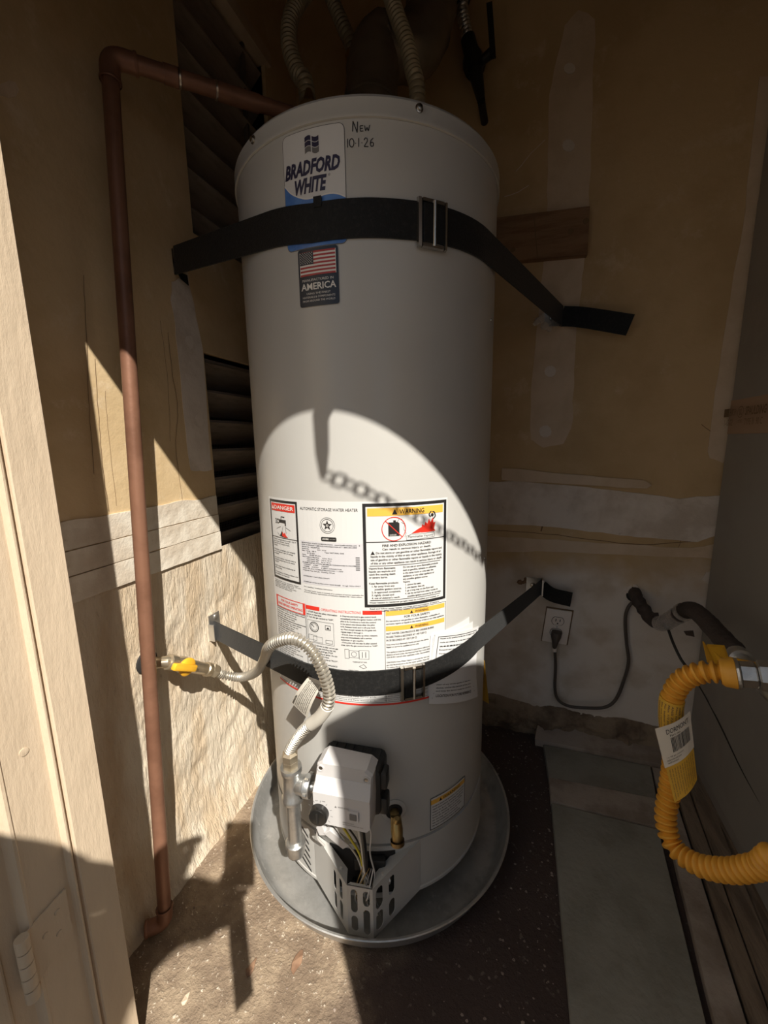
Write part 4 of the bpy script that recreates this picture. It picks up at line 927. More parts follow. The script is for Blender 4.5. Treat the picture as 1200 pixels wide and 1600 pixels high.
# ---- shroud over the burner door: faceted prow with slots
S = [(-16.5, R+0.001), None, None, (37.5, R+0.001)]
Lp = frame_at(-12.5, R+0.0015); Rp = frame_at(37.5, R+0.0015)
FL = Vector((TK[0]+0.037, TK[1]-0.297, 0)); FR = Vector((TK[0]+0.086, TK[1]-0.290, 0))
ZB, ZT = 0.026, 0.140
def panel(mb, A, B_, za0, za1, zb0, zb1, slots, t=0.0012):
    """vertical sheet from A to B with round-ended slots cut out; slots: (s0, s1, h0, h1) in 0..1"""
    A, B_ = Vector(A), Vector(B_); d = (B_-A); L_ = d.length; d.normalize(); n = Vector((d.y, -d.x, 0))
    us = sorted({0.0, 1.0, *[q for s in slots for q in (s[0], s[1])]}); 
    P = lambda s, h: A+d*(L_*s)+UP*((za0+(zb0-za0)*s)*(1-h)+(za1+(zb1-za1)*s)*h)
    for a, b in zip(us, us[1:]):
        sl = sorted([s for s in slots if s[0] <= a+1e-6 and s[1] >= b-1e-6], key=lambda s: s[2])
        h = 0.0
        segs = []
        for s in sl: segs.append((h, s[2])); h = s[3]
        segs.append((h, 1.0))
        n_ = 6 if sl else 1
        for i in range(n_):
            a2 = a+(b-a)*i/n_; b2 = a+(b-a)*(i+1)/n_
            for k, (h0, h1) in enumerate(segs):
                def rnd(s_, up):      # rounded slot end
                    if not sl: return 0
                    x = (s_-(a+b)/2)/((b-a)/2); rr_ = (b-a)/2*L_/((za1-za0+zb1-zb0)/2); return rr_*(1-math.sqrt(max(0, 1-x*x)))
                e0a = rnd(a2, 0) if k > 0 else 0; e0b = rnd(b2, 0) if k > 0 else 0
                e1a = rnd(a2, 0) if k < len(segs)-1 else 0; e1b = rnd(b2, 0) if k < len(segs)-1 else 0
                q = [P(a2, h0-e0a), P(b2, h0-e0b), P(b2, h1+e1b), P(a2, h1+e1a)]
                mb.add(q+[p-n*t for p in q], [(0, 1, 2, 3), (7, 6, 5, 4), (0, 4, 5, 1), (3, 2, 6, 7), (0, 3, 7, 4), (1, 5, 6, 2)])
mb = MB()
panel(mb, Lp, FL, 0.060, 0.178, ZB, ZT, [(0.60, 0.68, 0.50, 0.88), (0.60, 0.68, 0.10, 0.44), (0.78, 0.86, 0.52, 0.90), (0.78, 0.86, 0.10, 0.46)])
shroud = obj('burner_shroud', mb, M_JACKET, heater, True, 20)
mb = MB(); panel(mb, FL, FR, ZB, ZT, ZB, ZT, [(0.14, 0.40, 0.47, 0.93), (0.14, 0.40, 0.09, 0.40), (0.62, 0.88, 0.63, 0.93), (0.62, 0.88, 0.06, 0.56)])
obj('front_panel', mb, M_JACKET, shroud, True, 20)
mb = MB(); panel(mb, FR, Rp, ZB, ZT, 0.058, 0.178, [(0.06, 0.20, 0.50, 0.92), (0.06, 0.20, 0.08, 0.44), (0.32, 0.44, 0.52, 0.88), (0.32, 0.44, 0.10, 0.42)])
obj('side_panel', mb, M_JACKET, shroud, True, 20)
# inward top lips
mb = MB()
def lip(A, za, B_, zb_, wA, wB):
    A, B_ = Vector((A.x, A.y, za)), Vector((B_.x, B_.y, zb_)); inw = (T0+UP*0.15-(A+B_)/2); inw.z = 0; inw.normalize()
    A2 = A+(B_-A)*wA[0]+inw*wA[1]; B2 = B_+(A-B_)*wB[0]+inw*wB[1]
    mb.prism([A, B_, B2, A2], (0, 0, -0.0012))
lip(Lp, 0.178, FL, ZT, (0.05, 0.012), (0.10, 0.020)); lip(FL, ZT, FR, ZT, (0.12, 0.006), (0.12, 0.006)); lip(FR, ZT, Rp, 0.178, (0.06, 0.022), (0.05, 0.030))
obj('top_lip', mb, M_JACKET, shroud)
for k, (A, B_, s, za, zb_) in enumerate(((Lp, FL, 0.80, 0.178, ZT), (FR, Rp, 0.20, ZT, 0.178))):
    p = A.lerp(B_, s); p.z = za+(zb_-za)*s+0.0005; inw = (T0-p); inw.z = 0; p = p+inw.normalized()*0.009
    mb = MB(); mb.lathe(p, [(0.0035, 0), (0.003, 0.0016), (0.0, 0.002)], 12); obj('rivet', mb, M_JACKET, shroud, True)
# dark burner opening in the base ring behind the shroud
mb = MB(); aa = np.linspace(rad(-4), rad(26), 9)
mb.loft([[cylpt((a*R, 0.070), 0.0012), cylpt((a*R, 0.168), 0.0012)] for a in aa], closed=False); burner = obj('burner_opening', mb, M_DARK, heater)
mb = MB(); mb.obox(frame_at(15, R+0.008, 0, 0.150), (math.cos(rad(15)), math.sin(rad(15)), 0), UP, (math.sin(rad(15)), -math.cos(rad(15)), 0), 0.030, 0.012, 0.007, 0.002); obj('burner_plate', mb, M_BLACK, heater)
for k in range(4):
    mb = MB(); mb.lathe(frame_at(8+k*5, R+0.006, 0, 0.10+0.012*(k % 2)), [(0.007, 0), (0.007, 0.010), (0.004, 0.012), (0, 0.012)], 12, (0, -1, 0.3)); obj('burner_fitting', mb, M_ZINC if k % 2 else M_BLACK, heater, True)
# sloping slots in the base ring on the left
mb = MB()
for k in range(6):
    a0 = rad(-22.5+k*0.2)*R; z0 = 0.172-k*0.0165; z1 = z0-0.020
    mb.cur = 0
    pts = [(a0-0.010, z0+0.004), (a0-0.008, z0+0.006), (a0+0.026, z1+0.003), (a0+0.028, z1-0.001), (a0+0.026, z1-0.003), (a0-0.010, z0+0.000)]
    polyp(mb, J(0.0014), pts)
    o = obj('vent_slot', mb, M_DARK, heater); mb = MB()
# ---- wires
def wire(name, pts, r, m):
    mb = MB(); mb.tube(spline(pts, 8), r, 8); return obj(name, mb, m, heater, True, 60)
B0 = frame_at(12, R+0.018, 0, 0.135)
zb0 = zc_-0.055
wire('wire', [cv(0.010, 0.318, zb0), cv(0.012, 0.312, 0.285), cv(0.020, 0.292, 0.235), cv(0.034, 0.280, 0.185), cv(0.036, 0.276, 0.120)], 0.0022, M_WIREY)
wire('wire', [cv(-0.006, 0.318, zb0), cv(-0.002, 0.312, 0.280), cv(0.012, 0.295, 0.230), cv(0.030, 0.282, 0.180), cv(0.040, 0.276, 0.115)], 0.0016, M_WIREW)
wire('wire', [cv(0.022, 0.318, zb0), cv(0.022, 0.312, 0.285), cv(0.032, 0.292, 0.235), cv(0.040, 0.282, 0.180), cv(0.034, 0.276, 0.110)], 0.0017, M_BLACK)
wire('wire', [cv(0.046, 0.312, zb0+0.002), cv(0.047, 0.306, 0.280), cv(0.046, 0.292, 0.220), cv(0.044, 0.280, 0.160), cv(0.046, 0.275, 0.105)], 0.0045, M_BLACK)
wire('wire', [cv(0.038, 0.312, zb0+0.002), cv(0.040, 0.304, 0.270), cv(0.040, 0.288, 0.210), cv(0.042, 0.278, 0.120)], 0.0028, M_CREAMTAG)
wire('wire', [cv(0.056, 0.310, zb0+0.002), cv(0.062, 0.302, 0.270), cv(0.054, 0.285, 0.205), cv(0.060, 0.278, 0.150), cv(0.052, 0.276, 0.110)], 0.0016, M_WIREW)
for k in range(7):
    r_ = random.Random(k); x0 = 0.030+r_.uniform(-0.01, 0.03)
    wire('wire', [cv(0.034+0.004*k, 0.280, 0.165), cv(x0, 0.286+0.002*k, 0.125), cv(x0+0.008*(k % 3-1), 0.282, 0.085), cv(x0+0.01, 0.276, 0.055)], 0.0013, (M_WIREW, M_BRASS, M_WIREG)[k % 3])
mb = MB(); mb.obox(cv(0.046, 0.312, zb0-0.004), ta, UP, na, 0.010, 0.010, 0.007, 0.002); obj('wire_plug', mb, M_BLACK, ctrl)
mb = MB(); mb.obox(cv(0.014, 0.318, zb0-0.001), ta, UP, na, 0.016, 0.005, 0.004, 0.001); obj('terminal_block', mb, M_VALVEWHITE, ctrl)
mb = MB(); mb.obox(cv(-0.026, 0.312, zb0-0.004), ta, UP, na, 0.005, 0.009, 0.005, 0.001); obj('wire_plug', mb, M_BLACK, ctrl)
# white connectors hanging at the left
d_ = (cv(0.016, 0.290, 0.215)-cv(-0.022, 0.304, 0.262)).normalized(); n2 = d_.cross(na).normalized()
mb = MB(); mb.obox(cv(-0.004, 0.300, 0.243), d_, n2, d_.cross(n2), 0.026, 0.0085, 0.005, 0.0015); obj('wire_connector', mb, M_VALVEWHITE, heater)
mb = MB(); mb.obox(cv(-0.034, 0.304, 0.270), Vector((0.25, 0.1, -0.95)).normalized(), na.cross(Vector((0.25, 0.1, -0.95))).normalized(), na, 0.022, 0.0075, 0.006, 0.0015); obj('wire_connector', mb, M_VALVEWHITE, heater)
wire('wire', [cv(-0.026, 0.312, zb0-0.01), cv(-0.030, 0.310, 0.290), cv(-0.034, 0.305, 0.278)], 0.0022, M_WIREW)
wire('wire', [cv(-0.040, 0.300, 0.255), cv(-0.046, 0.294, 0.225), cv(-0.038, 0.282, 0.195)], 0.0020, M_WIREW)
# ---- drain valve
DA = 27.0; dn = Vector((math.sin(rad(DA)), -math.cos(rad(DA)), 0)); dtg = Vector((math.cos(rad(DA)), math.sin(rad(DA)), 0))
dc = T0+dn*R+dtg*(-0.006)+UP*0.258
mb = MB(); mb.lathe(dc, [(0.024, 0.0), (0.024, 0.0015), (0.021, 0.003), (0.0165, 0.003)], 28, dn); drain = obj('drain_valve', mb, M_JACKET, heater, True, 40)
mb = MB(); mb.lathe(dc, [(0.0165, 0.0028), (0.0, 0.0029)], 24, dn); obj('drain_recess', mb, M_DARK, drain)
mb = MB(); mb.tube([dc+dn*0.002, dc+dn*0.028], 0.0085, 14); mb.tube([dc+dn*0.022+UP*0.010, dc+dn*0.032-UP*0.008, dc+dn*0.036-UP*0.026], [0.0095, 0.0115, 0.0105], 16)
mb.lathe(dc+dn*0.0365-UP*0.026, [(0.0130, 0.0), (0.0130, 0.007), (0.0115, 0.0075), (0.0080, 0.0075), (0.0080, 0.0), ], 20, (dn*0.25-UP).normalized())
mb.lathe(dc+dn*0.030+UP*0.006, [(0.006, 0), (0.0065, 0.010), (0.004, 0.014), (0, 0.014)], 12, (dn*0.4+UP).normalized())
obj('drain_spigot', mb, M_BRASS, drain, True, 40)

# ================================================================== DRAIN PAN
mb = MB(); RP = 0.3215
mb.lathe(C3(), [(0.0, 0.0035), (0.285, 0.0035), (0.292, 0.0042), (0.3005, 0.0075), (0.305, 0.013), (RP-0.003, 0.051), (RP-0.0015, 0.0535), (RP+0.0025, 0.0545), (RP+0.0042, 0.0530), (RP+0.0035, 0.0505), (RP+0.0005, 0.0500), (RP-0.0015, 0.047), (0.3065, 0.011), (0.3015, 0.004), (0.292, 0.0010), (0.0, 0.0010)], 160)
pan = tag(obj('drain_pan', mb, M_PAN, smooth=True, ang=40), 'shallow round galvanised steel pan under the water heater', 'pan')
# ================================================================== GAS TEE WITH DRIP LEG
G0 = frame_at(-25, 0.292, 0.054); GP = lambda z, dx=0, dy=0: Vector((G0.x+dx, G0.y+dy, z))
tee = empty('gas_tee', (G0.x, G0.y, 0.165), 'galvanised pipe tee with capped drip leg left of the white gas control', 'pipe fitting')
mb = MB(); mb.lathe(GP(0.158), [(0.0, 0.0), (0.013, 0.0), (0.0165, 0.003), (0.0175, 0.008), (0.0175, 0.020), (0.0195, 0.022), (0.0195, 0.030), (0.0175, 0.032), (0.0135, 0.032)], 24); obj('pipe_cap', mb, M_GALV, tee, True, 40)
mb = MB(); mb.tube([GP(0.186), GP(0.290)], 0.0135, 20); obj('nipple', mb, M_GALV, tee, True, 50)
mb = MB(); zt0 = 0.283
mb.lathe(GP(zt0), [(0.0135, 0.0), (0.0200, 0.0), (0.0205, 0.003), (0.0205, 0.009), (0.0180, 0.012), (0.0180, 0.060), (0.0205, 0.063), (0.0205, 0.070), (0.0195, 0.073), (0.012, 0.073)], 24)
sd = (ta*1.0).normalized()
mb.lathe(GP(zt0+0.036), [(0.015, 0.010), (0.0175, 0.016), (0.0180, 0.026), (0.0205, 0.028), (0.0205, 0.038), (0.0190, 0.040), (0.010, 0.040)], 24, sd)
obj('tee_body', mb, M_GALV, tee, True, 40)
mb = MB(); 
for k in range(5):
    a = k*1.257; c_ = GP(zt0+0.036)+sd*0.034+(na*math.cos(a)+UP*math.sin(a))*0.0195; mb.lathe(c_, [(0.0042, -0.003), (0.0042, 0.004), (0.0, 0.005)], 8, sd)
obj('tee_lug', mb, M_GALV, tee, True)['kind'] = 'stuff'
mb = MB(); mb.tube([GP(zt0+0.036)+sd*0.036, GP(zt0+0.036)+sd*0.066], 0.010, 16); obj('side_nipple', mb, M_GALV, tee, True, 50)
mb = MB(); mb.lathe(GP(zt0+0.070), [(0.0125, 0), (0.0150, 0.002), (0.0150, 0.016), (0.0125, 0.018)], 6, cap0=True, cap1=True); mb.lathe(GP(zt0+0.086), [(0.0125, 0), (0.0155, 0.001), (0.0155, 0.014), (0.011, 0.018)], 6, cap0=True, cap1=True); obj('flare_nut', mb, M_BRASS_P, tee)
# ================================================================== FLEX GAS CONNECTOR
VX = XL+0.050
v0 = Vector(px(335, 1048, VX+0.002)); v1 = Vector(px(262, 1034, VX-0.004))
top = GP(zt0+0.104)
path = [v0, Vector(px(352, 1055, VX+0.010)), Vector(px(378, 1058, VX+0.050)), Vector(px(400, 1050, VX+0.110)), Vector(px(413, 1030, VX+0.170)), Vector(pt(420, 1012, 0.315)), Vector(pt(436, 1001, 0.325)), Vector(pt(460, 998, 0.330)), Vector(pt(485, 1014, 0.330)), Vector(pt(502, 1042, 0.330)), Vector(pt(513, 1075, 0.328)), Vector(pt(513, 1098, 0.325)), Vector(pt(500, 1120, 0.318)), Vector(pt(480, 1136, 0.309)), Vector(pt(465, 1152, 0.300)), top+UP*0.004, top-UP*0.006]
flex = empty('gas_flex_connector', tuple(v0), 'looped silver corrugated gas connector crossing in front of the lower strap', 'gas hose')
sp_ = spline(path, 10)
mb = MB(); corrugated(mb, sp_, 0.0106, 0.0066, 0.0042, 14); obj('hose', mb, M_STEELFLEX, flex, True, 60)
# wrapped tag and hanging tag
ts = [p for p in resample(sp_, 0.004)]
idx = min(range(len(ts)), key=lambda i: (ts[i]-Vector(pt(500, 1120, 0.318))).length)
mb = MB(); mb.tube(ts[idx-8:idx+9], 0.0112, 16); wrap = obj('wrapped_tag', mb, M_CREAMTAG, flex, True, 60)
A_, B_, C_, D_ = (Vector(pt(u, v, r_)) for u, v, r_ in ((482, 1057, 0.300), (506, 1066, 0.316), (480, 1122, 0.312), (455, 1098, 0.300)))
mb = MB(); rows = []
for i in range(7):
    t = i/6; bow = 0.006*math.sin(t*math.pi); d2 = Vector((-0.2, -1, 0.2)).normalized()*bow
    rows.append([A_.lerp(D_, t)+d2, A_.lerp(D_, t).lerp(B_.lerp(C_, t), 0.5)+d2*1.3, B_.lerp(C_, t)+d2])
mb.loft(rows, closed=False); hang = obj('paper_tag', mb, M_CREAMTAG, flex, True, 60)
def tagfn(q):
    t, s_ = q[1], q[0]; bow = 0.006*math.sin(t*math.pi); d2 = Vector((-0.2, -1, 0.2)).normalized()*(bow*(1+0.3*math.sin(s_*math.pi))+0.0006)
    return A_.lerp(D_, t).lerp(B_.lerp(C_, t), s_)+d2
mb = MB()
# text lines run along the long direction of the tag
fn2 = lambda q: tagfn((q[1], 1-q[0]))
text_box(mb, fn2, 'EASYFLEX', 0.06, 0.40, 0.05, 0.15, bold=0.04)
for k in range(8):
    text_box(mb, fn2, ('CSA listed gas appliance connector for', 'movable use. Do not kink, twist or torque', 'the connector. Not for continuous use', 'inside walls, floors or partitions. Test', 'all joints with leak solution before use', 'Maximum pressure 1/2 psi. Connector length', '36 in. BTU capacity see chart overleaf and', 'replace if ever disconnected from unit')[k], 0.06, 0.92, 0.20+k*0.09, 0.258+k*0.09, bold=0.03)
obj('tag_print', mb, M_INK, hang)['kind'] = 'stuff'
mb = MB(); hd = (ts[2]-ts[0]).normalized(); mb.lathe(v0-hd*0.016, [(0.013, 0), (0.0155, 0.002), (0.0155, 0.018), (0.0125, 0.024), (0.010, 0.026)], 6, hd, True, True); obj('flare_nut', mb, M_BRASS_P, flex)
# ================================================================== GAS SHUT-OFF VALVE ON THE LEFT WALL
gv = empty('gas_shutoff_valve', tuple(v1), 'brass gas shut-off valve with yellow lever on the left wall behind the copper pipe', 'valve')
hd2 = (v0-v1).normalized(); L_ = (v0-v1).length-0.018
mb = MB(); mb.tube([v1-Vector((0.055, 0.012, 0)), v1-Vector((0.02, 0.01, 0)), v1, v1+hd2*0.012], 0.0115, 16); obj('stub_pipe', mb, M_BRASS_P, gv, True, 50)
mb = MB(); mb.lathe(v1, [(0.0115, 0), (0.0155, 0.001), (0.0155, 0.018), (0.0125, 0.020), (0.0145, 0.028), (0.0165, 0.036), (0.0165, 0.046), (0.0145, 0.054), (0.0125, L_-0.014), (0.0150, L_-0.012), (0.0150, L_), (0.010, L_)], 12, hd2, True, True); obj('valve_body', mb, M_BRASS_P, gv, True, 30)
vc = v1+hd2*0.040; nn = (Vector((0.80, -0.55, 0.25))-hd2*Vector((0.80, -0.55, 0.25)).dot(hd2)).normalized()
mb = MB(); mb.lathe(vc+nn*0.010, [(0.0165, 0), (0.0185, 0.003), (0.0185, 0.008), (0.015, 0.010), (0.0, 0.010)], 24, nn); lever = obj('lever_hub', mb, M_YELLOW, gv, True, 40)
lv = (-hd2*0.96-UP*0.10).normalized(); sdv = nn.cross(lv).normalized()
mb = MB(); mb.obox(vc+nn*0.021+lv*0.012, lv, sdv, nn, 0.030, 0.0070, 0.006, 0.003); obj('lever', mb, M_YELLOW, lever, True, 30)
# wall escutcheon of the stub
mb = MB(); mb.lathe(Vector((XL+0.004, v1.y-0.012, v1.z)), [(0.024, 0), (0.023, 0.003), (0.013, 0.006)], 20, (1, 0, 0), cap1=False); obj('escutcheon', mb, M_DARK, gv, True)
# ================================================================== SEISMIC STRAPS
def strap_ring(th0, th1, n, zf, hw, off):
    return [(R+off, rad(th0+(th1-th0)*k/n), zf(th0+(th1-th0)*k/n)) for k in range(n+1)]
def strap(label, anchorL, anchorR, zfun, hw, tail, buckle_deg, bl_z, left_drop, post=True):
    """webbing from the left wall round the tank front to a bracket on the back wall"""
    t = empty('seismic_strap', (TK[0], TK[1]-R, zfun(12)-hw), label, 'strap', 'earthquake straps around the heater')
    off = 0.0022; r_ = R+off
    def tang(A, sgn):
        d = Vector((A[0]-TK[0], A[1]-TK[1])); a = math.atan2(d.x, -d.y); return math.degrees(a-sgn*math.acos(r_/d.length))
    tL, tR = tang(anchorL, -1), tang(anchorR, 1)
    mid = []
    n = 10
    pL = Vector(cylpt((rad(tL)*R, zfun(tL)), off)); pR = Vector(cylpt((rad(tR)*R, zfun(tR)), off))
    AL, AR = Vector(anchorL), Vector(anchorR)
    for k in range(n): mid.append((AL.lerp(pL, k/n), hw))
    m_ = 40
    for k in range(m_+1):
        th = tL+(tR-tL)*k/m_; mid.append((Vector(cylpt((rad(th)*R, zfun(th)), off)), hw))
    for k in range(1, n+1): mid.append((pR.lerp(AR, k/n), hw))
    def ribbon(seq, tilt=None):
        mb = MB(); T_ = 0.0016; rings = []
        for i, (p, h) in enumerate(seq):
            d = (seq[min(i+1, len(seq)-1)][0]-seq[max(i-1, 0)][0]); up = UP-d.normalized()*UP.dot(d.normalized()); up.normalize()
            if tilt: up = (up+tilt(i/(len(seq)-1))).normalized()
            nn_ = d.normalized().cross(up).normalized()
            rings.append([p+up*h-nn_*T_, p+up*h+nn_*T_, p-up*h+nn_*T_, p-up*h-nn_*T_])
        mb.loft(rings, True, True); return mb
    web = obj('webbing', ribbon(mid), M_STRAP, t, True, 40)
    # tail beyond the bracket
    tl = spline([AR+Vector((-0.002, -0.004, 0)), *[Vector(q) for q in tail]], 6)
    obj('webbing_tail', ribbon([(p, hw*0.96) for p in tl]), M_STRAP, t, True, 40)
    # wall brackets
    zt_ = AL.z+hw+0.018 if post else AL.z+hw-0.003
    mb = MB(); mb.box(XL+0.001, XL+0.004, AL.y-(0.014 if post else 0.0), AL.y+0.022, AL.z-hw*0.4, zt_); mb.box(XL+0.001, XL+(0.018 if post else 0.005), AL.y-(0.016 if post else 0.0), AL.y-(0.013 if post else -0.003), AL.z-hw*0.9, AL.z+hw*0.9)
    bl = obj('wall_bracket', mb, M_ZINC, t)
    mb = MB(); mb.lathe((XL+0.004, AL.y+0.008, (AL.z+hw+0.009) if post else AL.z), [(0.006, 0), (0.005, 0.003), (0, 0.0035)], 12, (1, 0, 0)); obj('screw', mb, M_ZINC, bl, True)
    mb = MB(); mb.box(AR.x-0.046, AR.x+0.003, YB-0.006, YB-0.003, AR.z-0.022, AR.z+0.024); mb.box(AR.x-0.001, AR.x+0.003, YB-(0.032 if post else 0.009), YB-0.003, AR.z-hw, AR.z+(0.026 if post else 0.0))
    br = obj('wall_bracket', mb, M_ZINC, t)
    mb = MB(); mb.lathe((AR.x-0.026, YB-0.006, AR.z), [(0.0085, 0), (0.007, 0.003), (0.0, 0.004)], 14, (0, -1, 0)); obj('screw', mb, M_CHROME, br, True)
    # buckle frame
    b0, b1 = buckle_deg; z0, z1 = bl_z
    F = lambda off_: (lambda q: cylpt((q[0], q[1]), off_))
    u0, u1 = rad(b0)*R, rad(b1)*R; w_ = 0.0068; mb = MB()
    def bar(x0, x1, y0, y1):
        vs = [F(0.0045)(q) for q in ((x0, y0), (x1, y0), (x1, y1), (x0, y1))]+[F(0.0105)(q) for q in ((x0+0.001, y0+0.001), (x1-0.001, y0+0.001), (x1-0.001, y1-0.001), (x0+0.001, y1-0.001))]
        mb.add(vs, [(0, 1, 2, 3), (7, 6, 5, 4), (0, 4, 5, 1), (1, 5, 6, 2), (2, 6, 7, 3), (3, 7, 4, 0)])
    bar(u0, u0+w_, z0, z1); bar(u1-w_*0.8, u1, z0, z1); bar(u0+w_, u1-w_*0.8, z1-w_, z1); bar(u0+w_, u1-w_*0.8, z0, z0+w_)
    bk = obj('buckle', mb, M_CHROME, t, True, 30)
    mb = MB(); um = (u0+u1)/2
    mb.tube([F(0.0100)((um+0.002, z0+0.003)), F(0.0105)((um+0.002, z1-0.003))], 0.0028, 10); obj('buckle_bar', mb, M_CHROME, bk, True)
    # strap layer threaded over the bar
    mb = MB(); mb.loft([[cylpt((x, z0+w_), o_), cylpt((x, z1-w_), o_)] for x, o_ in ((u0+w_*0.9, 0.0050), (u0+w_*1.6, 0.0095), (um-0.002, 0.0088), (um+0.004, 0.0055))], closed=False); obj('threaded_web', mb, M_STRAP, bk)
    if left_drop:
        mb = MB(); q = AL+Vector((0.006, 0.004, -hw))
        mb.prism([q+Vector((0, -0.008, 0.004)), q+Vector((0, 0.020, 0.006)), q+Vector((0, 0.022, -0.014)), q+Vector((0, 0.002, -0.008))], (0.0016, 0, 0)); obj('folded_end', mb, M_STRAP, t)
    return t
zu = lambda th: 1.283+0.0045*math.sin(rad(th-5)*1.6)*0+(0.0 if th < 30 else 0.0)
AL1 = Vector(px(273, 410, XL+0.006)); AL1.z = 1.333
up_ = strap('wide black nylon strap with steel slide buckle around the heater top', AL1, (0.098, YB-0.010, 1.290), lambda th: 1.2825+0.05*max(0, (-th-0)/52.0)*0.55+0.006*max(0, (th-30)/60), 0.0265,
      [(0.150, YB-0.028, 1.277), tuple(py(985, 508, YB-0.055))], (36.0, 47.2), (1.246, 1.314), True, False)
AL2 = Vector(px(336, 988, XL+0.006)); AL2.z = 0.506
lo_ = strap('black nylon strap with steel slide buckle across the lower label', AL2, (0.083, YB-0.010, 0.505), lambda th: float(np.interp(th, [-40, -22, 12, 40, 60, 74, 90], [0.520, 0.526, 0.528, 0.534, 0.546, 0.552, 0.550])), 0.0235,
      [(0.112, YB-0.026, 0.487), tuple(py(893, 937, YB-0.035))], (28.6, 39.0), (0.493, 0.560), False)
# little zip tab standing up from the upper strap
mb = MB(); a_ = LU(498, 320); mb.obox(cylpt((a_[0], 1.309), 0.004), (math.cos(a_[0]/R), math.sin(a_[0]/R), 0), UP, (math.sin(a_[0]/R), -math.cos(a_[0]/R), 0), 0.0062, 0.007, 0.0016); obj('strap_keeper', mb, M_STRAP, up_)

# ================================================================== MANUAL TUCKED BEHIND THE LOWER STRAP
man = empty('folded_manual', cylpt((rad(58)*R, 0.428), 0.004), 'folded white paper manual tucked behind the lower strap', 'paper')
def sheet(name, pix, off, m, bow=0.0, parent=man):
    mb = MB(); c = [LU(*q) for q in pix]    # TL TR BR BL
    n = 8; rows = []
    for j in range(5):
        row = []
        for i in range(n+1):
            s_, t_ = i/n, j/4
            a = (c[0][0]*(1-s_)+c[1][0]*s_)*(1-t_)+(c[3][0]*(1-s_)+c[2][0]*s_)*t_
            z = (c[0][1]*(1-s_)+c[1][1]*s_)*(1-t_)+(c[3][1]*(1-s_)+c[2][1]*s_)*t_
            lift = bow*max(0, t_-0.55)**1.5*2+bow*0.6*max(0, 0.35-t_)
            row.append(cylpt((a, z), off+lift))
        rows.append(row)
    mb.loft(rows, closed=False); o = obj(name, mb, m, parent, True, 60)
    def fn(q):
        s_, t_ = q[0], 1-q[1]
        a = (c[0][0]*(1-s_)+c[1][0]*s_)*(1-t_)+(c[3][0]*(1-s_)+c[2][0]*s_)*t_
        z = (c[0][1]*(1-s_)+c[1][1]*s_)*(1-t_)+(c[3][1]*(1-s_)+c[2][1]*s_)*t_
        lift = bow*max(0, t_-0.55)**1.5*2+bow*0.6*max(0, 0.35-t_)
        return cylpt((a, z), off+lift+0.0005)
    return o, fn
sheet('page', [(672, 992), (732, 963), (733, 1070), (667, 1085)], 0.0010, M_PAPER, 0.004)
sheet('page', [(676, 994), (737, 970), (737, 1078), (668, 1090)], 0.0014, M_PAPER, 0.006)
pg, pf = sheet('page', [(678, 989), (745, 977), (741, 1086), (667, 1096)], 0.0018, M_PAPER, 0.010)
mb = MB()
framep(mb, pf, 0.06, 0.92, 0.62, 0.96, 0.008); 
for k, tx in enumerate(('Repair to be qualified in the use of oxygen or by', 'made any setting up to the start of the unit', 'assessment', 'Required to keep device alarm', 'Warning apparatus: Lp areas, or a nearby unit', 'before the start to use the appliance')):
    text_box(mb, pf, tx, 0.10, 0.86-0.05*(k % 3), 0.915-k*0.055, 0.938-k*0.055, bold=0.02)
for k, tx in enumerate(('clean of any service guides in the first', 'device, and to the service of the unit', 'and keep the device ready for the first')):
    text_box(mb, pf, tx, 0.10, 0.80, 0.255-k*0.045, 0.275-k*0.045, bold=0.02)
linep(mb, pf, [(0.06, 0.145), (0.88, 0.165)], 0.006); text_box(mb, pf, 'LOCATION FOR FUTURE REFERENCE', 0.10, 0.80, 0.095, 0.130, bold=0.02); linep(mb, pf, [(0.04, 0.08), (0.90, 0.10)], 0.006)
obj('page_print', mb, M_INK, pg)['kind'] = 'stuff'

# ================================================================== COPPER DISCHARGE PIPE
CX = -0.635; rp = 0.0122
cb = Vector((CX, 0.480, 0.030)); ct = Vector((CX, px(172, 118, CX)[1], px(172, 118, CX)[2]))
zh = ct.z+0.028
he = Vector(pz(436, 172, zh+0.012))
hdv = Vector((he.x-CX, he.y-ct.y, he.z-zh)).normalized()
cop = empty('copper_pipe', (CX, 0.480, 0.0), 'tall brown copper discharge pipe running down the left wall', 'pipe')
mb = MB(); mb.tube([cb, ct], rp, 24, False); obj('vertical_pipe', mb, M_COPPER, cop, True, 60)
vdir = (ct-cb).normalized()
ec = ct+vdir*0.002
def elbow(p, d0, d1, r_, rb, name):
    pts = []
    for k in range(9):
        t = k/8; a = p-d0*rb; b = p+d1*rb
        pts.append(a*(1-t)**2+p*2*t*(1-t)+b*t*t)
    pts = [pts[0]-d0*0.016]+pts+[pts[-1]+d1*0.016]
    mb = MB(); mb.tube(pts, [r_]*len(pts), 20, True)
    for (c, d) in ((pts[0], d0), (pts[-1], d1)): mb.lathe(c-d*0.002, [(r_+0.0006, 0), (r_+0.0014, 0.001), (r_+0.0014, 0.004), (r_+0.0004, 0.005)], 20, d)
    return obj(name, mb, M_COPPER, cop, True, 50)
corner = Vector((CX, ct.y+0.002, zh)); elbow(corner, vdir, hdv, rp+0.0022, 0.020, 'elbow')
hs = corner+hdv*0.03
mb = MB(); mb.tube([hs, he+hdv*0.06], rp, 24, True); obj('horizontal_pipe', mb, M_COPPER, cop, True, 60)
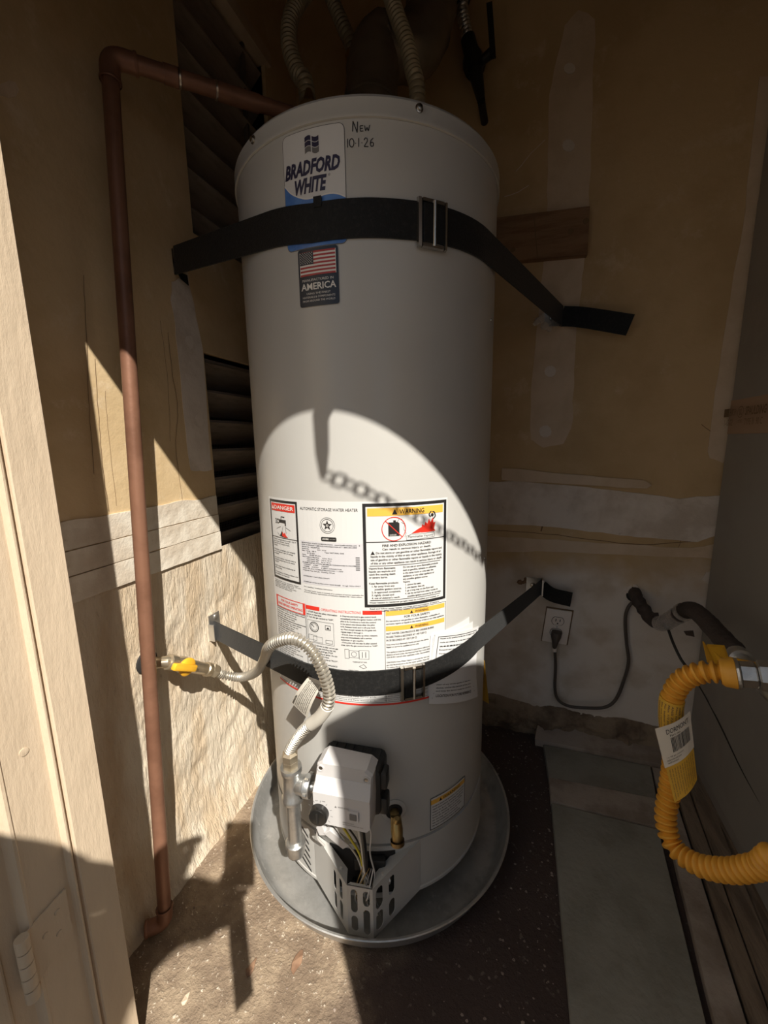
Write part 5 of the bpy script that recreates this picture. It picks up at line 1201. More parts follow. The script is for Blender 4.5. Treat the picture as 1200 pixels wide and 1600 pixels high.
for (u, v) in ((278, 128), (335, 150)):
    s_ = (Vector(pz(u, v, zh+0.006))-corner).dot(hdv); c_ = corner+hdv*s_
    mb = MB(); mb.lathe(c_, [(rp, -0.001), (rp+0.0018, 0), (rp+0.0018, 0.003), (rp, 0.004)], 24, hdv); obj('solder_ring', mb, M_SOLDER, cop, True)
s1 = (Vector(pz(256, 120, zh))-corner).dot(hdv); s2 = (Vector(pz(278, 128, zh))-corner).dot(hdv)
mb = MB(); mb.tube([corner+hdv*s1, corner+hdv*s2], rp+0.0016, 24); obj('coupling', mb, M_COPPER, cop, True, 50)
s3 = (Vector(pz(335, 150, zh+0.006))-corner).dot(hdv)
mb = MB(); mb.tube([corner+hdv*s3, corner+hdv*(s3+0.075)], rp+0.0016, 24); obj('coupling', mb, M_COPPER, cop, True, 50)
elbow(Vector((CX, 0.479, 0.018)), -vdir, Vector((-0.75, -0.66, 0)).normalized(), rp+0.002, 0.016, 'bottom_elbow')
# relief valve that feeds it, standing on the tank top behind the rim
mb = MB(); tp = he+hdv*0.06; mb.tube([Vector((tp.x, tp.y, 1.447)), Vector((tp.x, tp.y, tp.z+0.01))], 0.016, 16); mb.lathe((tp.x, tp.y, tp.z+0.01), [(0.020, 0), (0.020, 0.012), (0.012, 0.02), (0.006, 0.04), (0.0, 0.04)], 16); obj('relief_valve', mb, M_BRASS, cop, True, 40)

# ================================================================== TOP OF THE HEATER: WATER CONNECTORS, FLUE, VALVE
def water_hose(label, pts, r_, pitch, tank_end=True):
    t = empty('water_connector', pts[0], label, 'hose', 'corrugated water connectors on the heater top')
    mb = MB(); corrugated(mb, spline(pts, 10), r_, pitch, 0.0055, 16); obj('hose', mb, M_DARKFLEX, t, True, 60)
    for i, (p, q) in enumerate(((pts[0], pts[1]), (pts[-1], pts[-2]))):
        d = (Vector(q)-Vector(p)).normalized(); mb = MB(); mb.lathe(Vector(p)-d*0.012, [(r_*0.8, 0), (r_*1.2, 0.002), (r_*1.2, 0.022), (r_*0.85, 0.028)], 6, d, True, True); obj('hose_nut', mb, M_BRASS, t)
    return t
h1 = [tuple(py(482, 190, 0.90)[:2])+(1.470,), tuple(py(480, 148, 0.90)), tuple(py(466, 115, 0.91)), tuple(py(453, 78, 0.92)), tuple(py(452, 40, 0.94)), tuple(py(462, 10, 0.97)), tuple(py(482, -18, 1.02)), tuple(py(500, -40, 1.08))]
water_hose('leftmost corrugated water hose arching above the heater rim', h1, 0.0180, 0.0115)
h2 = [tuple(py(652, 190, 0.92)[:2])+(1.470,), tuple(py(652, 150, 0.92)), tuple(py(645, 110, 0.93)), tuple(py(636, 70, 0.945)), tuple(py(622, 30, 0.96)), tuple(py(612, 0, 0.98)), tuple(py(600, -40, 1.02))]
water_hose('corrugated water hose rising from the right of the heater top', h2, 0.0165, 0.0115)
h3 = [tuple(py(553, 92, 1.10)), tuple(py(548, 68, 1.10)), tuple(py(538, 45, 1.10)), tuple(py(524, 12, 1.11)), tuple(py(512, -20, 1.12)), tuple(py(500, -50, 1.14))]
water_hose('short corrugated water hose behind the leftmost one', h3, 0.0175, 0.0115)
# flue: sheet metal duct elbow and rising duct
M_DUCT = mat('dark_duct', (0.30, 0.26, 0.21), 0.38, 0.6, (0.22, 0.19, 0.15), 8)
flue = empty('flue_duct', (TK[0]-0.02, TK[1]+0.10, 1.452), 'dark sheet metal flue elbow rising behind the water hoses', 'duct')
f0 = Vector((TK[0]-0.03, TK[1]+0.10, 1.45)); e1 = Vector(py(585, 95, 1.02)); e2 = Vector(py(655, 70, 1.08)); e3 = Vector(py(675, 5, 1.12)); e4 = Vector(py(680, -60, 1.15))
pth = resample(spline([f0, f0+UP*0.10, e1, e1.lerp(e2, 0.5)+UP*0.006, e2, e3, e4], 8), 0.011); mb = MB()
mb.tube(pth, [0.058+(0.0028 if i % 6 == 0 else 0) for i in range(len(pth))], 28); obj('duct', mb, M_DUCT, flue, True, 30)
for k in (12, 22):
    c_ = pth[min(k, len(pth)-2)]; d = (pth[min(k+1, len(pth)-1)]-pth[k-1]).normalized(); mb = MB(); mb.lathe(c_, [(0.059, -0.006), (0.063, -0.005), (0.063, 0.005), (0.059, 0.006)], 28, d); obj('duct_band', mb, M_DUCT, flue, True)
# black shut-off valve high on the back wall
wv = empty('water_shutoff_valve', tuple(py(750, 158, 1.24)), 'black lever shut-off valve with corrugated connector high on the back wall', 'valve')
a_, b_, c_, d_ = (Vector(py(u, v, 1.24)) for u, v in ((752, 158), (742, 105), (731, 60), (722, 20)))
mb = MB(); mb.tube([a_, a_.lerp(b_, 0.4), b_, c_], [0.010, 0.014, 0.020, 0.018], 14); mb.lathe(b_+(c_-b_)*0.15, [(0.026, -0.02), (0.028, 0.0), (0.024, 0.018)], 8, (c_-b_).normalized(), True, True); obj('valve_body', mb, M_BLACK, wv, True, 40)
mb = MB(); e_ = Vector(py(768, 82, 1.225)); mb.tube([b_, b_.lerp(e_, 0.6), e_], [0.012, 0.011, 0.012], 12); obj('valve_stem', mb, M_BLACK, wv, True)
mb = MB(); g_ = Vector(py(770, 84, 1.215)); k_ = Vector(py(765, 12, 1.21)); mb.obox((g_+k_)/2, (k_-g_).normalized(), (1, 0, 0), (0, 1, 0), (k_-g_).length/2+0.01, 0.007, 0.002, 0.0); obj('lever', mb, M_BLACK, wv)
mb = MB(); mb.lathe(c_.lerp(b_, 0.3), [(0.008, -0.004), (0.008, 0.004)], 10, (0, -1, 0), True, True); obj('bleeder', mb, M_ZINC, wv)
mb = MB(); corrugated(mb, [c_, c_.lerp(d_, 0.5), d_, d_+UP*0.03], 0.0150, 0.009, 0.004, 16); obj('connector', mb, M_GALV, wv, True, 60)
mb = MB(); mb.tube([d_+UP*0.02, d_+UP*0.10+Vector((-0.03, 0, 0))], 0.022, 14); obj('connector_nut', mb, M_BLACK, wv, True)
mb = MB(); mb.tube([a_, Vector((a_.x+0.004, YB+0.004, a_.z-0.01))], 0.010, 12); obj('wall_stub', mb, M_BLACK, wv, True)

# ================================================================== BACK WALL THINGS
wd = [Vector(py(u, v, YB-0.024)) for u, v in ((752, 343), (922, 322), (918, 397), (755, 412))]
mb = MB(); mb.prism(wd, (0, 0.0235, 0)); 
block = tag(obj('wood_block', mb, M_WOOD), 'rough wooden block screwed to the back wall above the strap', 'wood block')
mb = MB(); k0 = wd[0].lerp(wd[1], 0.50); k1 = wd[3].lerp(wd[2], 0.54); mb.obox((k0+k1)/2-Vector((0, 0.0004, 0)), (k1-k0).normalized(), Vector((0, 1, 0)).cross((k1-k0).normalized()), (0, 1, 0), (k1-k0).length/2, 0.0012, 0.0004); obj('saw_cut', mb, M_CREVICE, block)
for (s_, t_) in ((0.84, 0.48), (0.97, 0.30), (0.30, 0.75)):
    p = wd[0].lerp(wd[1], s_).lerp(wd[3].lerp(wd[2], s_), t_); mb = MB(); mb.lathe(p, [(0.007, 0), (0.006, 0.0006), (0.0, 0.0008)], 10, (0, -1, 0)); obj('knot', mb, M_CREVICE, block)
# outlet
oc = Vector(py(870, 979, YB-0.006)); OW, OH = 0.0365, 0.0560
outl = empty('wall_outlet', (oc.x, YB, oc.z-OH), 'beige duplex electrical outlet on the back wall with a cord plugged in', 'outlet')
tz = Vector((0.09, 0, 1)).normalized(); tx = Vector((1, 0, -0.05)).normalized()
mb = MB(); mb.obox((oc.x, YB-0.0045, oc.z), tx, tz, (0, 1, 0), OW, OH, 0.0035, 0.002); plate = obj('cover_plate', mb, M_OUTLET, outl, True, 30)
mb = MB(); mb.obox((oc.x+0.001, YB-0.0012, oc.z+0.0005), tx, tz, (0, 1, 0), OW+0.003, OH+0.003, 0.0010); obj('wall_box', mb, M_CREVICE, outl)
op = lambda a, b, d=0.0: Vector((oc.x, YB-0.008-d, oc.z))+tx*a+tz*b
for sgn in (1, -1):
    zc2 = 0.0195*sgn; mb = MB(); pts = []
    for k in range(20):
        a = 2*math.pi*k/20; pts.append(op(0.0170*math.cos(a), zc2+max(-0.0125, min(0.0125, 0.0155*math.sin(a)))))
    mb.prism(pts, (0, -0.0014, 0)); rc = obj('receptacle', mb, M_OUTLET, plate)
    mb = MB(); ppts = [p+(p-op(0, zc2))*0.09 for p in pts]; mb.prism([p+Vector((0, 0.0002, 0)) for p in ppts], (0, -0.0004, 0)); obj('receptacle_gap', mb, M_DARK, plate)
    for (a, h) in ((-0.006, 0.0046), (0.006, 0.0040)):
        mb = MB(); mb.obox(op(a, zc2+0.003, 0.0016), tx, tz, (0, 1, 0), 0.0012, h, 0.0003); obj('slot', mb, M_DARK, rc)
    mb = MB(); mb.lathe(op(0, zc2-0.0075, 0.0014), [(0.0024, 0), (0.0, 0.0004)], 12, (0, -1, 0)); obj('slot', mb, M_DARK, rc)
mb = MB(); mb.lathe(op(0, 0), [(0.003, 0), (0.0, 0.001)], 10, (0, -1, 0)); obj('screw', mb, M_ZINC, plate)
# plug and cord
cordp = [op(0.001, -0.062, 0.020), Vector(py(868, 1040, YB-0.020)), Vector(py(867, 1075, YB-0.020)), Vector(py(872, 1093, YB-0.022)), Vector(py(888, 1103, YB-0.026)), Vector(py(915, 1106, YB-0.030)), Vector(py(945, 1105, YB-0.028)), Vector(py(962, 1093, YB-0.022)), Vector(py(974, 1065, YB-0.018)), Vector(py(982, 1035, YB-0.016)), Vector(py(979, 1005, YB-0.016)), Vector(py(977, 970, YB-0.016)), Vector(py(981, 950, YB-0.016)), Vector(py(992, 938, YB-0.012)), Vector(py(1002, 931, YB+0.006))]
cord = empty('power_cord', tuple(cordp[0]), 'grey brown power cord looping from the outlet to the pipe hole', 'power cord')
mb = MB(); rings = []
for (b, w2, d2) in ((-0.008, 0.0130, 0.010), (-0.012, 0.0155, 0.022), (-0.026, 0.0150, 0.026), (-0.040, 0.0105, 0.026), (-0.056, 0.0070, 0.025), (-0.062, 0.0060, 0.024)):
    rings.append([op(w2*math.cos(a), b, 0.004+d2/2+d2/2*math.sin(a)) for a in np.linspace(0, 2*math.pi, 13)[:-1]])
mb.loft(rings, True, True); obj('plug', mb, M_CORD, cord, True, 40)
mb = MB(); mb.lathe(op(0.001, -0.060, 0.020), [(0.0068, 0), (0.0068, 0.012), (0.0055, 0.014)], 10, (0, 0, -1)); obj('strain_relief', mb, M_OUTLET, cord, True)
mb = MB(); mb.tube(resample(spline(cordp, 10), 0.006), 0.0046, 10); obj('cord', mb, M_CORD, cord, True, 60)
# insulated pipe coming out of the wall
ip = [Vector((0.338, YB+0.01, 0.512)), Vector(py(995, 935, 1.27)), Vector(py(1006, 952, 1.245)), Vector(py(1018, 968, 1.215)), Vector(py(1035, 974, 1.18)), Vector(py(1058, 962, 1.13)), Vector(py(1078, 952, 1.08)), Vector(py(1095, 962, 1.02)), Vector(py(1120, 988, 0.94)), Vector(py(1150, 1022, 0.85)), Vector(py(1178, 1052, 0.78)), Vector(py(1215, 1092, 0.70)), Vector((0.43, 0.655, 0.52)), Vector((0.515, 0.64, 0.52))]
ins = empty('insulated_pipe', tuple(ip[0]), 'dark taped pipe with torn foil leaving the wall hole toward the furnace', 'pipe')
rs_ = resample(spline(ip, 8), 0.006)
kf = [min(range(len(rs_)), key=lambda i: (rs_[i]-q).length) for q in (ip[4], ip[5], ip[9])]
mb = MB(); mb.tube(rs_[:kf[0]+1], [0.017+0.003*noise.noise((i*0.5, 1, 2)) for i in range(kf[0]+1)], 16); obj('taped_section', mb, M_INSUL, ins, True, 50)
seg_ = rs_[kf[0]-2:kf[1]+2]; mb = MB(); mb.tube(seg_, [0.0195+0.0025*noise.noise((i*0.9, 5, 2)) for i in range(len(seg_))], 18); obj('foil_wrap', mb, M_FOIL, ins, True, 30)
seg_ = rs_[kf[1]:kf[2]]; mb = MB(); mb.tube(seg_, [0.0185+0.003*noise.noise((i*0.4, 9, 2)) for i in range(len(seg_))], 16); obj('insulation', mb, M_INSUL, ins, True, 50)
mb = MB(); q = rs_[kf[1]+5]; d = (rs_[kf[1]+6]-rs_[kf[1]+4]).normalized(); mb.lathe(q, [(0.0205, -0.009), (0.0220, -0.005), (0.0215, 0.006), (0.020, 0.010)], 16, d); obj('foil_strip', mb, M_FOIL, ins, True, 30)
seg_ = rs_[kf[2]-1:]; mb = MB(); mb.tube(seg_, 0.0135, 16); mb.lathe(seg_[3], [(0.0135, -0.01), (0.0185, -0.008), (0.0185, 0.010), (0.0135, 0.012)], 20, (seg_[4]-seg_[2]).normalized()); obj('steel_pipe', mb, M_GALV, ins, True, 40)
# torn paper flaps under the wrap
for k, (u, v) in enumerate(((1015, 958), (1068, 986))):
    p = Vector(py(u, v, 1.20-0.08*k)); mb = MB(); mb.prism([p, p+Vector((0.020, 0.0, 0.004)), p+Vector((0.026, 0.004, -0.014)), p+Vector((0.008, 0.004, -0.012))], (0, 0.001, 0)); obj('torn_flap', mb, M_INSUL, ins)
# thin black cable hanging from the wrap to the furnace side
cbp = [Vector(py(1043, 980, 1.16)), Vector(py(1052, 1005, 1.16)), Vector(py(1064, 1030, 1.15)), Vector(py(1077, 1048, 1.14)), Vector(px(1100, 1085, 0.500)), Vector(px(1126, 1135, 0.503)), Vector(px(1160, 1205, 0.503)), Vector(px(1200, 1275, 0.503))]
mb = MB(); mb.tube(resample(spline(cbp, 8), 0.008), [0.0034 if i < 16 else 0.0016 for i in range(len(resample(spline(cbp, 8), 0.008)))], 8)
tag(obj('black_cable', mb, M_BLACK, smooth=True), 'thin black cable dropping from the taped pipe along the furnace side', 'cable')

# ================================================================== FURNACE ON THE RIGHT
furn = empty('furnace_cabinet', (0.80, 0.93, 0.0), 'dark grey sheet metal furnace cabinet filling the right edge', 'furnace')
mb = MB(); FX = 0.510
mb.add([(0.498, 0.55, 0.028), (FX, YB-0.012, 0.028), (1.15, YB-0.012, 0.028), (1.15, 0.55, 0.028), (0.508, 0.55, 1.95), (FX, YB-0.012, 1.95), (1.15, YB-0.012, 1.95), (1.15, 0.55, 1.95)],
       [(0, 1, 2, 3), (7, 6, 5, 4), (0, 4, 5, 1), (1, 5, 6, 2), (2, 6, 7, 3), (3, 7, 4, 0)])
obj('cabinet', mb, M_FURN, furn)
mb = MB(); mb.box(0.50, 1.15, 0.56, YB-0.014, -0.004, 0.028); obj('plinth', mb, M_SILL, furn)
# side panels slightly proud, upper and lower
for (z0, z1, yA) in ((1.045, 1.50, YB-0.016), (0.06, 0.962, YB-0.016)):
    mb = MB(); x0 = 0.498+(z0-0.028)*0.0055
    mb.add([(0.4955, 0.56, z0), (FX-0.0025, yA, z0), (FX+0.001, yA, z0), (0.4995, 0.56, z0), (0.5005, 0.56, z1), (FX-0.0025, yA, z1), (FX+0.001, yA, z1), (0.5045, 0.56, z1)],
           [(0, 1, 2, 3), (7, 6, 5, 4), (0, 4, 5, 1), (1, 5, 6, 2), (2, 6, 7, 3), (3, 7, 4, 0)])
    obj('side_panel', mb, M_FURN, furn)
mb = MB(); fnl = lambda q: (0.5055+(q[0]-0.9)*0.0035/0.4-0.0006, q[0], q[1])
lab_y0, lab_y1 = YB-0.016, 0.62
n = 10; mb = MB(); quadp(mb, lambda q: (FX-0.004+(q[0]-1.27)*0.010, q[0], q[1]), lab_y1, lab_y0, 0.962, 1.045, 4); klab = obj('kraft_label', mb, M_KRAFT, furn)
fk = lambda q: (FX-0.0046+(lab_y0-q[0]-0.014)*(-0.010), lab_y0-q[0], q[1])
mb = MB(); quadp(mb, fk, 0.004, 0.030, 1.004, 1.024); 
text_box(mb, fk, 'E-87391', 0.034, 0.066, 1.006, 1.022); text_box(mb, fk, '1-10-02', 0.012, 0.052, 0.982, 0.998)
ringp(mb, fk, 0.084, 1.013, 0.0135, 0.0016, 20); text_box(mb, fk, 'UL', 0.078, 0.091, 1.006, 1.020, bold=0.02); text_box(mb, fk, 'LISTED', 0.074, 0.096, 0.988, 0.995)
text_box(mb, fk, 'SPAULDING', 0.106, 0.190, 1.004, 1.024, bold=0.02); text_box(mb, fk, 'TYPE III  90 C', 0.106, 0.180, 0.982, 0.997)
obj('label_print', mb, M_CREVICE, klab)['kind'] = 'stuff'

# ================================================================== YELLOW GAS CONNECTOR
yp = [(1146, 1052, .700), (1120, 1050, .705), (1095, 1051, .712), (1068, 1062, .722), (1052, 1085, .728), (1048, 1115, .730), (1050, 1150, .730), (1052, 1190, .730), (1046, 1235, .725), (1040, 1280, .714), (1053, 1322, .695), (1088, 1350, .670), (1138, 1360, .645), (1185, 1354, .625), (1230, 1347, .605)]
ypts = [Vector(py(u, v, y)) for u, v, y in yp]
yh = empty('yellow_gas_hose', tuple(ypts[-1]), 'yellow coated corrugated gas hose hanging beside the furnace', 'gas hose')
ypts += [Vector((0.462, 0.585, 0.285)), Vector((0.515, 0.625, 0.300))]
ysp = spline(ypts, 10)
mb = MB(); corrugated(mb, ysp, 0.0168, 0.0108, 0.0062, 20); obj('hose', mb, M_YHOSE, yh, True, 60)
yr = resample(ysp, 0.004)
i0 = min(range(len(yr)), key=lambda i: (yr[i]-ypts[4]).length)+2; i1 = min(range(len(yr)), key=lambda i: (yr[i]-Vector(py(1052, 1165, .73))).length)
mb = MB(); mb.tube(yr[i0:i1], 0.0178, 20); slv = obj('printed_sleeve', mb, M_YTAG, yh, True, 60)
# print on the sleeve: rows of lettering running down the hose
def slf(q):
    s_ = max(0, min(1, q[0])); i = i0+s_*(i1-i0-1); k = int(i); p = yr[k].lerp(yr[min(k+1, len(yr)-1)], i-k)
    view = (Vector((0, 0, CAM_H))-p); view.z = 0; view.normalize(); sd_ = Vector((-view.y, view.x, 0)); a = q[1]
    return p+(view*math.cos(a)+sd_*math.sin(a))*0.0182
mb = MB()
for k in range(8):
    a = -1.15+k*0.30
    text_box(mb, slf, ('WARNING EXCESS FLOW', 'Do not remove this tag', 'For indoor use only no', 'Max 1/2 psi connector', 'ANSI Z21.24 CSA 6.10', 'Not for reuse replace', 'with new flexible line', 'install per local code')[k], 0.06, 0.95, a, a+0.19, bold=0.02)
obj('sleeve_print', mb, M_CREVICE, slv)['kind'] = 'stuff'
# hanging tag with bar code
yA, yB_, yC, yD = (Vector(py(u, v, y)) for u, v, y in ((1026, 1140, .700), (1076, 1112, .715), (1088, 1216, .700), (1054, 1254, .690)))
tq = lambda q: yA.lerp(yB_, q[0]).lerp(yD.lerp(yC, q[0]), 1-q[1])+Vector((0.15, -0.9, 0.1))*(0.008*math.sin(q[0]*2.6))+Vector((0, -0.0006, 0))*q[2] if len(q) > 2 else None
def tqf(off): return lambda q: (lambda s_, t_: (yA.lerp(yB_, s_)).lerp(yD.lerp(yC, s_), 1-t_)+Vector((0.1, -0.95, 0.1))*(0.008*math.sin(s_*2.8)+off))(q[0], q[1])
mb = MB(); quadp(mb, tqf(0), 0, 1, 0, 0.62, 8, 4); ytag = obj('hanging_tag', mb, M_YTAG, yh, True, 60)
mb = MB(); quadp(mb, tqf(0.0006), -0.04, 1.02, 0.48, 1.02, 8, 4); wt = obj('white_tag', mb, M_CREAMTAG, yh, True, 60)
mb = MB(); rnd = random.Random(5); x = 0.30
while x < 0.92:
    b = rnd.choice((0.008, 0.012, 0.02)); quadp(mb, tqf(0.0012), x, x+b, 0.64, 0.84); x += b+rnd.choice((0.010, 0.014, 0.02))
text_box(mb, tqf(0.0012), 'DORMONT', 0.22, 0.92, 0.90, 0.965); text_box(mb, tqf(0.0012), 'Part no.', 0.30, 0.62, 0.855, 0.885)
for k in range(3): text_box(mb, tqf(0.0012), ('1 in. OD gas connector', 'made to be used once', 'read all instructions')[k], 0.08, 0.62-0.1*k, 0.585-k*0.035, 0.61-k*0.035)
obj('tag_print', mb, M_INK, wt)['kind'] = 'stuff'
mb = MB()
for k in range(11): text_box(mb, lambda q: tqf(0.0008)((q[1], 1-q[0])), ('Warning do not use this connector', 'with any other appliance than', 'the one it was supplied for. See')[k % 3], 0.56, 0.97-0.02*(k % 4), 0.06+k*0.082, 0.105+k*0.082, bold=0.02)
obj('tag_print', mb, M_CREVICE, ytag)['kind'] = 'stuff'
hd = (ypts[0]-ypts[1]).normalized(); y0 = ypts[0]
mb = MB(); mb.lathe(y0-hd*0.016, [(0.0172, 0), (0.0205, 0.004), (0.0215, 0.012), (0.0225, 0.018), (0.020, 0.020)], 24, hd); obj('hose_collar', mb, M_YHOSE, yh, True, 40)
mb = MB(); mb.lathe(y0+hd*0.002, [(0.018, 0), (0.0225, 0.001), (0.0230, 0.004), (0.0180, 0.006)], 24, hd, True, True); mb.lathe(y0+hd*0.007, [(0.0160, 0), (0.0190, 0.002), (0.0190, 0.018), (0.0170, 0.020)], 6, hd, True, True); mb.lathe(y0+hd*0.028, [(0.0185, 0), (0.0215, 0.002), (0.0215, 0.030), (0.0185, 0.033)], 6, hd, True, True); obj('union_nut', mb, M_GALV, yh)
# gas cock with yellow handle behind the hose
gk = empty('furnace_gas_cock', tuple(y0+hd*0.07), 'steel gas cock with yellow paddle handle above the yellow hose', 'valve')
mb = MB(); gb = y0+hd*0.064; mb.tube([gb-hd*0.006, gb+hd*0.05], 0.016, 14); mb.lathe(gb+hd*0.02-UP*0.01, [(0.014, -0.03), (0.017, -0.02), (0.017, 0.03), (0.013, 0.05)], 12, (-0.3, 0.5, 0.8), True, True); obj('cock_body', mb, M_GALV, gk, True, 40)
q = [Vector(py(u, v, y)) for u, v, y in ((1103, 1010, .80), (1130, 1012, .80), (1138, 1035, .78), (1134, 1044, .76), (1116, 1038, .77))]
mb = MB(); mb.prism(q, (0.004, 0.006, 0.002)); hdl = obj('paddle_handle', mb, M_YELLOW, gk)
mb = MB(); mb.prism([q[0], q[0]+Vector((-0.006, 0, 0.008)), q[4]+Vector((-0.012, -0.004, 0.004)), q[3]+Vector((-0.002, -0.004, -0.003)), q[4]], (0.002, 0.002, 0.0005)); obj('handle_rim', mb, M_YELLOW, hdl)
mb = MB(); mb.tube([q[2]+Vector((0.002, 0.004, 0)), gb+hd*0.02], 0.008, 10); obj('handle_stem', mb, M_YELLOW, gk, True)
# ================================================================== DOOR CHAIN ON THE HEAD OF THE DOORWAY (outside the picture, seen as a shadow)
CY = 0.196
ch = empty('door_chain', (0.048, CY, 1.46), 'steel door chain sagging from a strap bracket on the door head', 'chain')
mb = MB(); mb.prism([(0.034, CY, 1.580), (0.062, CY, 1.580), (0.060, CY, 1.515), (0.054, CY, 1.478), (0.048, CY, 1.472), (0.042, CY, 1.478), (0.036, CY, 1.515)], (0, 0.003, 0)); mb.box(0.036, 0.060, CY+0.002, FY0-0.0085, 1.564, 1.578); obj('chain_bracket', mb, M_ZINC, ch)
cpts = resample(spline([(0.048, CY, 1.480), (0.094, CY, 1.470), (0.171, CY, 1.464), (0.25, CY, 1.474), (0.332, CY, 1.498), (0.425, CY, 1.542), (0.47, CY, 1.572)], 10), 0.0205)
for i, (a, b) in enumerate(zip(cpts, cpts[1:])):
    c_ = (a+b)/2; d = (b-a).normalized(); side = Vector((0, 1, 0)) if i % 2 else d.cross(Vector((0, 1, 0))).normalized()
    loop = []
    for k in range(16):
        an = 2*math.pi*k/16; loop.append(c_+d*(0.0085*math.cos(an)+0.0052*(1 if math.cos(an) > 0 else -1))+side*0.0072*math.sin(an))
    mb = MB(); loop.append(loop[0]); mb.tube(loop, 0.0019, 6, False); obj('chain_link', mb, M_ZINC, ch, True)
mb = MB(); mb.box(0.462, 0.478, CY-0.002, FY0-0.0085, 1.568, 1.584); obj('chain_screw', mb, M_ZINC, ch)

# ================================================================== THE PHOTOGRAPHER OUTSIDE THE DOOR (behind the picture, seen as a shadow)
def skin_mesh(verts, edges, radii, root=0, sub=1):
    me = bpy.data.meshes.new('sk'); me.from_pydata(verts, edges, []); o = bpy.data.objects.new('sk', me); COL.objects.link(o)
    o.modifiers.new('s', 'SKIN'); me.skin_vertices[0].data
    for i, r_ in enumerate(radii): me.skin_vertices[0].data[i].radius = r_ if isinstance(r_, tuple) else (r_, r_)
    for v in me.skin_vertices[0].data: v.use_root = False
    me.skin_vertices[0].data[root].use_root = True
    if sub: m_ = o.modifiers.new('d', 'SUBSURF'); m_.levels = sub; m_.render_levels = sub
    dg = bpy.context.evaluated_depsgraph_get(); dg.update(); ev = o.evaluated_get(dg); em = ev.to_mesh()
    mb = MB(); mb.add([tuple(v.co) for v in em.vertices], [tuple(p.vertices) for p in em.polygons]); ev.to_mesh_clear(); bpy.data.objects.remove(o); return mb
class Sk:
    def __init__(s): s.v = []; s.e = []; s.r = []
    def p(s, co, r, par=None):
        s.v.append(tuple(co)); s.r.append(r)
        if par is not None: s.e.append((par, len(s.v)-1))
        return len(s.v)-1
    def mesh(s, sub=1): return skin_mesh(s.v, s.e, s.r, 0, sub)
def person(label, pos, face, J_, height_k, hand_dirs, hair=M_HAIR):
    """J_: joints relative to pos in the person's frame (right, forward, up)"""
    f = Vector((math.sin(face), math.cos(face), 0)); rt = Vector((f.y, -f.x, 0)); P0 = Vector(pos)
    W_ = lambda q: P0+(rt*q[0]+f*q[1]+UP*q[2])*height_k
    t = empty('person', pos, label, 'person')
    K = {k: W_(v) for k, v in J_.items()}
    b = Sk(); h = height_k
    pel = b.p(K['pelvis'], (0.150*h, 0.110*h)); ch_ = b.p(K['chest'], (0.165*h, 0.115*h), b.p(K['waist'], (0.135*h, 0.100*h), pel))
    nk = b.p(K['neck'], 0.058*h, ch_); hb = b.p(K['head0'], (0.070*h, 0.080*h), nk); b.p(K['head1'], (0.078*h, 0.092*h), hb)
    fing = []
    for s_ in ('l', 'r'):
        sh = b.p(K[s_+'sh'], 0.062*h, ch_); el = b.p(K[s_+'el'], 0.044*h, sh); wr = b.p(K[s_+'wr'], 0.030*h, el)
        d, side, n_ = (rt*q[0]+f*q[1]+UP*q[2] for q in hand_dirs[s_]); d = d.normalized(); side = (side-d*side.dot(d)).normalized(); n_ = d.cross(side)
        pc = Vector(K[s_+'wr'])+d*0.055*h; pm_ = b.p(pc, (0.034*h, 0.016*h), wr)
        for k in range(4):
            base = pc+d*0.030*h+side*(0.027-0.018*k)*h; q = b.p(base, 0.0095*h, pm_); L_ = (0.034, 0.040, 0.037, 0.029)[k]*h
            curl = hand_dirs.get(s_+'curl', 0.5); dd = d
            for j in range(3):
                dd = (dd*math.cos(curl*0.6)+n_*math.sin(curl*0.6)).normalized(); base = base+dd*L_*(1-0.22*j); q = b.p(base, (0.0090-0.0010*j)*h, q)
        base = pc-d*0.020*h+side*0.030*h; q = b.p(base, 0.012*h, pm_)
        for j in range(2): base = base+(d*0.7+side*(0.6-0.3*j)+n_*0.3).normalized()*0.034*h; q = b.p(base, 0.0100*h, q)
        hp = b.p(K[s_+'hip'], 0.095*h, pel); kn = b.p(K[s_+'kn'], 0.060*h, hp); an = b.p(K[s_+'an'], 0.040*h, kn); b.p(K[s_+'an']+f*0.16*h-UP*0.045*h, (0.045*h, 0.030*h), an)
    obj('body', b.mesh(1), M_SKIN, t, True, 80)
    # face: nose, eyes, ears, mouth
    hc = (K['head0']+K['head1'])/2; mb = MB(); mb.tube([hc+f*0.088*h+UP*0.02*h, hc+f*0.108*h-UP*0.012*h, hc+f*0.092*h-UP*0.022*h], [0.008*h, 0.014*h, 0.010*h], 10); obj('nose', mb, M_SKIN, t, True)
    for s_ in (-1, 1):
        mb = MB(); mb.lathe(hc+f*0.078*h+rt*s_*0.032*h+UP*0.022*h, [(0.013*h, 0), (0.010*h, 0.006*h), (0.0, 0.009*h)], 12, f); obj('eye', mb, M_OFFWHITE, t, True)
        mb = MB(); mb.lathe(hc+rt*s_*0.076*h+UP*0.005*h, [(0.028*h, 0), (0.030*h, 0.006*h), (0.018*h, 0.012*h), (0, 0.010*h)], 14, rt*s_); obj('ear', mb, M_SKIN, t, True)
    mb = MB(); mb.obox(hc+f*0.086*h-UP*0.048*h, rt, UP, f, 0.024*h, 0.006*h, 0.006*h, 0.003*h); obj('mouth', mb, M_FLAGRED, t, True)
    mb = MB(); rings = []
    for i in range(7):
        a = rad(-8+i*16.3); rings.append([hc+UP*(0.022*h+0.100*h*math.sin(a))-f*0.012*h+(rt*math.cos(g)*0.086+f*math.sin(g)*(0.100))*h*math.cos(a) for g in np.linspace(0, 2*math.pi, 19)[:-1]])
    mb.loft(rings, False, True); obj('hair', mb, hair, t, True, 60)
